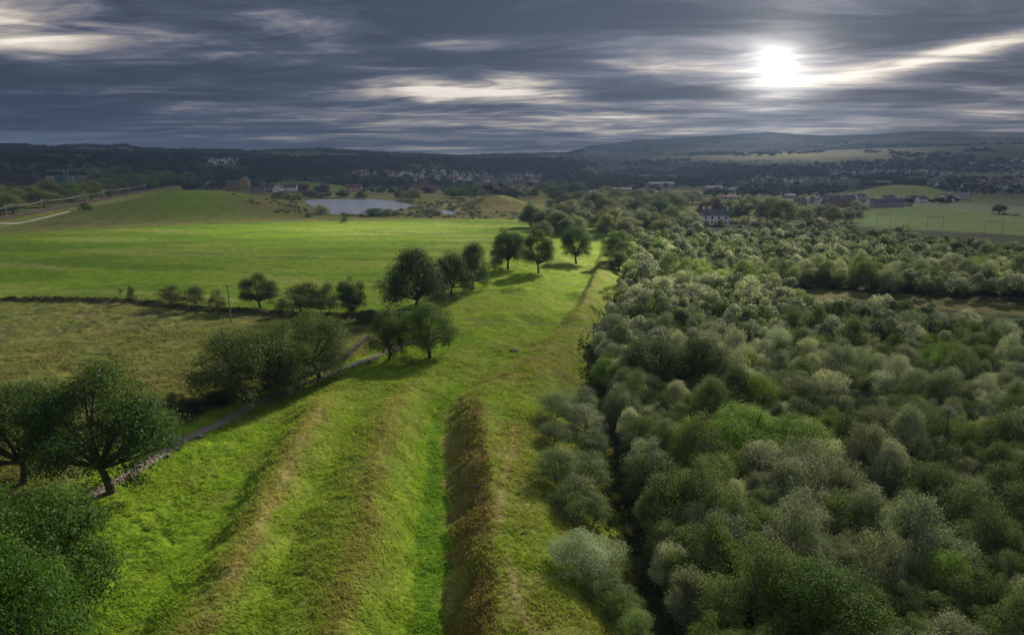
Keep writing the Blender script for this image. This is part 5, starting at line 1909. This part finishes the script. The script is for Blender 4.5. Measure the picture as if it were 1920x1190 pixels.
    def town(x0, x1, y0, y1, n, where, prob, grp, rows=6):
        cnt = {}
        pts = []
        for i in range(n):
            a = x0 + (x1 - x0) * g.random(); b = y0 + (y1 - y0) * ((int(g.integers(rows)) + .25 * g.random()) / rows)
            pts.append((a, b))
        for q, (a, b) in zip(hit([t[0] for t in pts], [t[1] for t in pts]), pts):
            me, w1, w2 = protos[int(g.choice(5, p=prob))]
            o = bpy.data.objects.new('house', me); C.objects.link(o)
            o.location = (q[0], q[1], q[2]); o.rotation_euler = (0, 0, g.choice([0, 1.57]) + g.normal() * .25)
            third = ['western', 'middle', 'eastern'][min(2, int((a - x0) / (x1 - x0) * 3))]
            tag(o, f'small {w1} house with {w2} roof, {third} part of {where}', 'house', f'{grp}, {third} part')
    town(655, 860, 323, 333, 62, 'the town beyond the lake', [.5, .2, .1, .15, .05], 'houses of the town beyond the lake')
    town(770, 930, 330, 343, 58, 'the lower town beyond the lake', [.4, .15, .2, .2, .05], 'houses of the lower town beyond the lake')
    town(945, 1010, 331, 346, 24, 'the small estate past the town', [.45, .15, .2, .15, .05], 'houses of the estate past the town')
    town(1550, 1800, 321, 329, 52, 'the far town above the village', [.35, .35, .05, .1, .15], 'houses of the far town')
    town(1390, 1600, 333, 344, 26, 'the scattered houses above the grove', [.35, .35, .1, .1, .1], 'houses above the grove')
    town(1740, 1920, 332, 356, 44, 'the town at the photo edge', [.2, .15, .25, .3, .1], 'houses of the edge town', 8)
    town(1800, 1920, 300, 322, 18, 'the hillside town', [.4, .4, .1, .05, .05], 'houses of the hillside town')
    town(378, 445, 301, 311, 20, 'the distant hillside estate', [.5, .4, .05, 0, .05], 'houses of the distant estate')


build_villages()


# ------------------------------------------------------------------ spoil heap with sheds, on the left
def build_heap():
    # a long black heap with a flat top
    q0 = hit(-90, 352)[0]; q1 = hit(88, 352)[0]
    z0 = float(min(q0[2], q1[2]))
    top = 25.0
    a, b = q0[:2], q1[:2]
    dirn = (b - a) / np.linalg.norm(b - a); nrm = np.array([-dirn[1], dirn[0]])
    nx, ny = 60, 24
    V = []
    L = np.linalg.norm(b - a)
    for i in range(nx):
        for j in range(ny):
            u = i / (nx - 1); v = j / (ny - 1)
            p = a + dirn * L * u + nrm * 60 * v
            e = min(v * 60 / 30, (1 - v) * 60 / 16, (1 - u) * L / 34, u * L / 20, 1.0)
            h = top * max(e, 0) ** .9 + 1.6 * float(fbm(np.array([p[0] / 9]), np.array([p[1] / 9]), 501, 4)[0] - .5) * (e > .02)
            V.append((p[0], p[1], z0 - 2 + h + 1.0 * (e > 0)))
    q = (np.arange(nx - 1)[:, None] * ny + np.arange(ny - 1)[None]).ravel()
    F = np.stack([q, q + ny, q + ny + 1, q + 1], 1)
    me = quads_mesh('spoil_heap', np.array(V), F, None, None, True)
    o = link('spoil_heap', me, simple('spoil', (.030, .024, .026), .95, .35, .5, .2, 0, .5))
    tag(o, 'long black spoil heap behind the railway trees', 'spoil heap')
    c = (a + b) / 2 + nrm * 34
    for (a_, b_, L_, W_, H_, wl, rf, l) in ((96, 346, 16, 9, 5, M_CONC, M_METAL_ROOF, 'pale works building at the foot of the black heap'), (112, 346, 18, 10, 6, simple('blue_sheet', (.08, .17, .24), .5, .2, 1), M_SLATE, 'blue clad works building beside the black heap'),
                                           (134, 344, 14, 9, 5, M_GREYR, M_SLATE, 'dark grey works building right of the blue one'), (155, 343, 18, 9, 4, M_GREYR, M_SLATE, 'low grey shed at the end of the works')):
        q = hit(a_, b_)[0]
        house('works_building', (q[0], q[1], q[2] + 5.0 * 0), R(-15), L_, W_, H_ + 9, 1.6, wl, rf, l, 'works by the spoil heap', 'shed', (), 3, 1)
    for (a_, b_, H_, l) in ((123, 346, 28, 'slim steel chimney above the works, the taller'), (129, 346, 25, 'slim steel chimney above the works, the shorter')):
        q = hit(a_, b_)[0]
        r = empty('steel_chimney', q)
        tag(r, l, 'chimney', 'chimneys of the works')
        m = MB(); m.tube([(0, 0, -.5), (0, 0, H_)], [.9, .6], 10); m.build('stack', M_CONC, r)
        m = MB(); m.tube([(0, 0, H_ + .003), (0, 0, H_ + .5)], [.75, .75], 10); m.build('cap', M_STEEL, r)


build_heap()


# ------------------------------------------------------------------ cattle on the knoll
def cow_mesh():
    import bmesh
    J = {'pel': (-.75, 0, 1.18, .34), 'mid': (-.1, 0, 1.10, .40), 'sho': (.55, 0, 1.15, .36), 'neck': (1.0, 0, 1.22, .22), 'head': (1.3, 0, 1.12, .17), 'muz': (1.62, 0, .95, .10), 'tail': (-1.08, 0, 1.25, .05), 'tail2': (-1.14, 0, .55, .03),
         'horn': (1.28, .14, 1.32, .04), 'ear': (1.2, -.2, 1.28, .05)}
    E = [('pel', 'mid'), ('mid', 'sho'), ('sho', 'neck'), ('neck', 'head'), ('head', 'muz'), ('pel', 'tail'), ('tail', 'tail2'), ('head', 'horn'), ('head', 'ear')]
    for s, t in ((-.24, 'a'), (.24, 'b')):
        J['hk' + t] = (-.72, s, .78, .16); J['hh' + t] = (-.92, s, .48, .08); J['hf' + t] = (-.86, s, .02, .08)
        J['fk' + t] = (.55, s, .72, .13); J['fn' + t] = (.58, s, .42, .08); J['ff' + t] = (.56, s, .02, .08)
        E += [('pel', 'hk' + t), ('hk' + t, 'hh' + t), ('hh' + t, 'hf' + t), ('sho', 'fk' + t), ('fk' + t, 'fn' + t), ('fn' + t, 'ff' + t)]
    names = list(J)
    me = bpy.data.meshes.new('cow')
    me.from_pydata([J[k][:3] for k in names], [(names.index(a), names.index(b)) for a, b in E], [])
    o = bpy.data.objects.new('cow', me); C.objects.link(o)
    sk = o.modifiers.new('skin', 'SKIN')
    for i, k in enumerate(names):
        me.skin_vertices[0].data[i].radius = (J[k][3], J[k][3])
    me.skin_vertices[0].data[0].use_root = True
    o.modifiers.new('sub', 'SUBSURF').levels = 1
    dg = bpy.context.evaluated_depsgraph_get()
    ev = bpy.data.meshes.new_from_object(o.evaluated_get(dg))
    bpy.data.objects.remove(o)
    ev.name = 'cow'
    return ev


def build_cows():
    me = cow_mesh()
    mats = [simple('pale_hide', (.6, .56, .5), .8, .1, 2), simple('black_hide', (.03, .028, .026), .7, .2, 2)]
    for (a, b, k, yw, l) in ((391, 354, 0, .6, 'white cow grazing on top of the green knoll'), (370, 353, 1, 2.4, 'black cow beside the white cow on the knoll top'), (438, 366, 1, .2, 'black cow on the knoll slope facing the lake')):
        q = hit(a, b)[0]
        m2 = me.copy(); m2.materials.clear(); m2.materials.append(mats[k])
        o = bpy.data.objects.new('cow', m2); C.objects.link(o)
        o.location = q; o.rotation_euler = (0, 0, yw); o.scale = (1.1, 1.1, 1.1)
        tag(o, l, 'cow', 'cattle on the green knoll')


build_cows()


# ------------------------------------------------------------------ clouds added unseen far above to shape the sunlight, and the haze
def build_cloud_gobo():
    """Unseen layer three kilometres up, added and thinned to shape sunlight on the land."""
    ZC = 3000.0
    off = sd[:2] / sd[2]
    rr = np.concatenate([np.linspace(0, 300, 34), np.geomspace(312, 9500, 60)])
    th = np.linspace(R(-85), R(85), 150)
    X = np.outer(rr, np.sin(th)).ravel(); Y = np.outer(rr, np.cos(th)).ravel()
    r = np.hypot(X, Y)
    # sunlight wanted on each patch of ground; holes open over spots to brighten
    L = np.full(X.shape, .17)

    def hole(px, py, sx, sy, a):
        nonlocal L
        q = plane(px, py)
        L = L + a * np.exp(-((X - q[0]) / sx) ** 2 - ((Y - q[1]) / sy) ** 2)
    hole(940, 640, 30, 60, 1.3)
    hole(800, 800, 22, 30, .75)
    hole(440, 800, 22, 30, .28)
    hole(200, 640, 60, 30, .15)
    hole(1060, 540, 26, 60, .8)
    hole(760, 480, 120, 80, .66)
    hole(330, 480, 140, 60, .50)
    hole(1270, 570, 45, 45, .8)
    hole(1500, 640, 60, 40, .25)
    hole(1380, 420, 90, 60, .30)
    hole(1340, 415, 45, 45, .5)
    hole(925, 390, 70, 60, .6)
    hole(700, 392, 80, 60, .35)
    hole(1500, 820, 55, 60, .13)
    hole(90, 375, 120, 70, .60)
    hole(380, 360, 80, 70, .20)
    q = plane(60, 1150)
    L = L * (1 - .75 * np.exp(-((X - q[0]) / 22) ** 2 - ((Y - q[1]) / 45) ** 2))
    q = plane(1850, 1150)
    L = L * (1 - .45 * np.exp(-((X - q[0]) / 40) ** 2 - ((Y - q[1]) / 60) ** 2))
    far = sstep(470, 800, r)
    pat = sstep(.52, .66, fbm(X / 380, Y / 700, 601, 3))
    L = L * (1 - far) + far * (.03 + .12 * pat + .10 * np.exp(-((r - 620) / 160) ** 2))
    strip = np.exp(-((r - 3900) / 500) ** 2) * np.exp(-((np.arctan2(X, Y) - float(px_az(1460))) / .14) ** 2)
    L = np.clip(L + .45 * strip, .02, 1.0)
    dens = 1 - np.sqrt(L)
    n = len(X)
    cx, cy = X + off[0] * ZC, Y + off[1] * ZC
    bump = 60 * fbm(cx / 300, cy / 300, 611, 3)
    V = np.concatenate([np.stack([cx, cy, ZC - 40 - bump], 1), np.stack([cx, cy, ZC + 60 + bump], 1)])
    nr, nt = len(rr), len(th)
    q = (np.arange(nr - 1)[:, None] * nt + np.arange(nt - 1)[None]).ravel()
    Fb = np.stack([q, q + 1, q + nt + 1, q + nt], 1)
    edge = np.concatenate([np.arange(nt), np.arange(1, nr) * nt + nt - 1, (nr - 1) * nt + np.arange(nt - 2, -1, -1), np.arange(nr - 2, 0, -1) * nt])
    e2 = np.roll(edge, -1)
    Fs = np.stack([edge, e2, e2 + n, edge + n], 1)
    F = np.concatenate([Fb, Fb[:, ::-1] + n, Fs])
    me = quads_mesh('gobo_clouds', V, F, {'sun_block': np.concatenate([dens, dens])}, None, True)
    m, k, out = material('cloud')  # material of the added layer; passes sun by the wanted light pattern
    a = k.n('ShaderNodeAttribute', attribute_name='sun_block').outputs['Fac']
    tr = k.n('ShaderNodeBsdfTransparent'); df = k.n('ShaderNodeBsdfDiffuse'); tl = k.n('ShaderNodeBsdfTranslucent')
    df.inputs[0].default_value = (.75, .75, .77, 1); tl.inputs[0].default_value = (.5, .5, .52, 1)
    m1 = k.n('ShaderNodeMixShader'); m1.inputs[0].default_value = .5
    k.link(df.outputs[0], m1.inputs[1]); k.link(tl.outputs[0], m1.inputs[2])
    m2 = k.n('ShaderNodeMixShader')
    k.link(a, m2.inputs[0]); k.link(tr.outputs[0], m2.inputs[1]); k.link(m1.outputs[0], m2.inputs[2])
    k.link(m2.outputs[0], out.inputs[0])
    tag(link('gobo_clouds', me, m), kind='stuff')


build_cloud_gobo()


def build_haze(density):
    zlo = float(GZ.min()) - 1.0
    zhi = float(GZ.max()) + 30
    m = MB(); m.box((0, 0, (zlo + zhi) / 2), (18200, 18200, zhi - zlo))
    mt, k, out = material('haze')
    v = k.n('ShaderNodeVolumePrincipled')
    v.inputs['Color'].default_value = (.38, .56, .92, 1)
    v.inputs['Density'].default_value = density
    v.inputs['Anisotropy'].default_value = .3
    k.link(v.outputs[0], out.inputs['Volume'])
    tag(m.build('haze', mt), kind='stuff')


build_haze(9e-5)
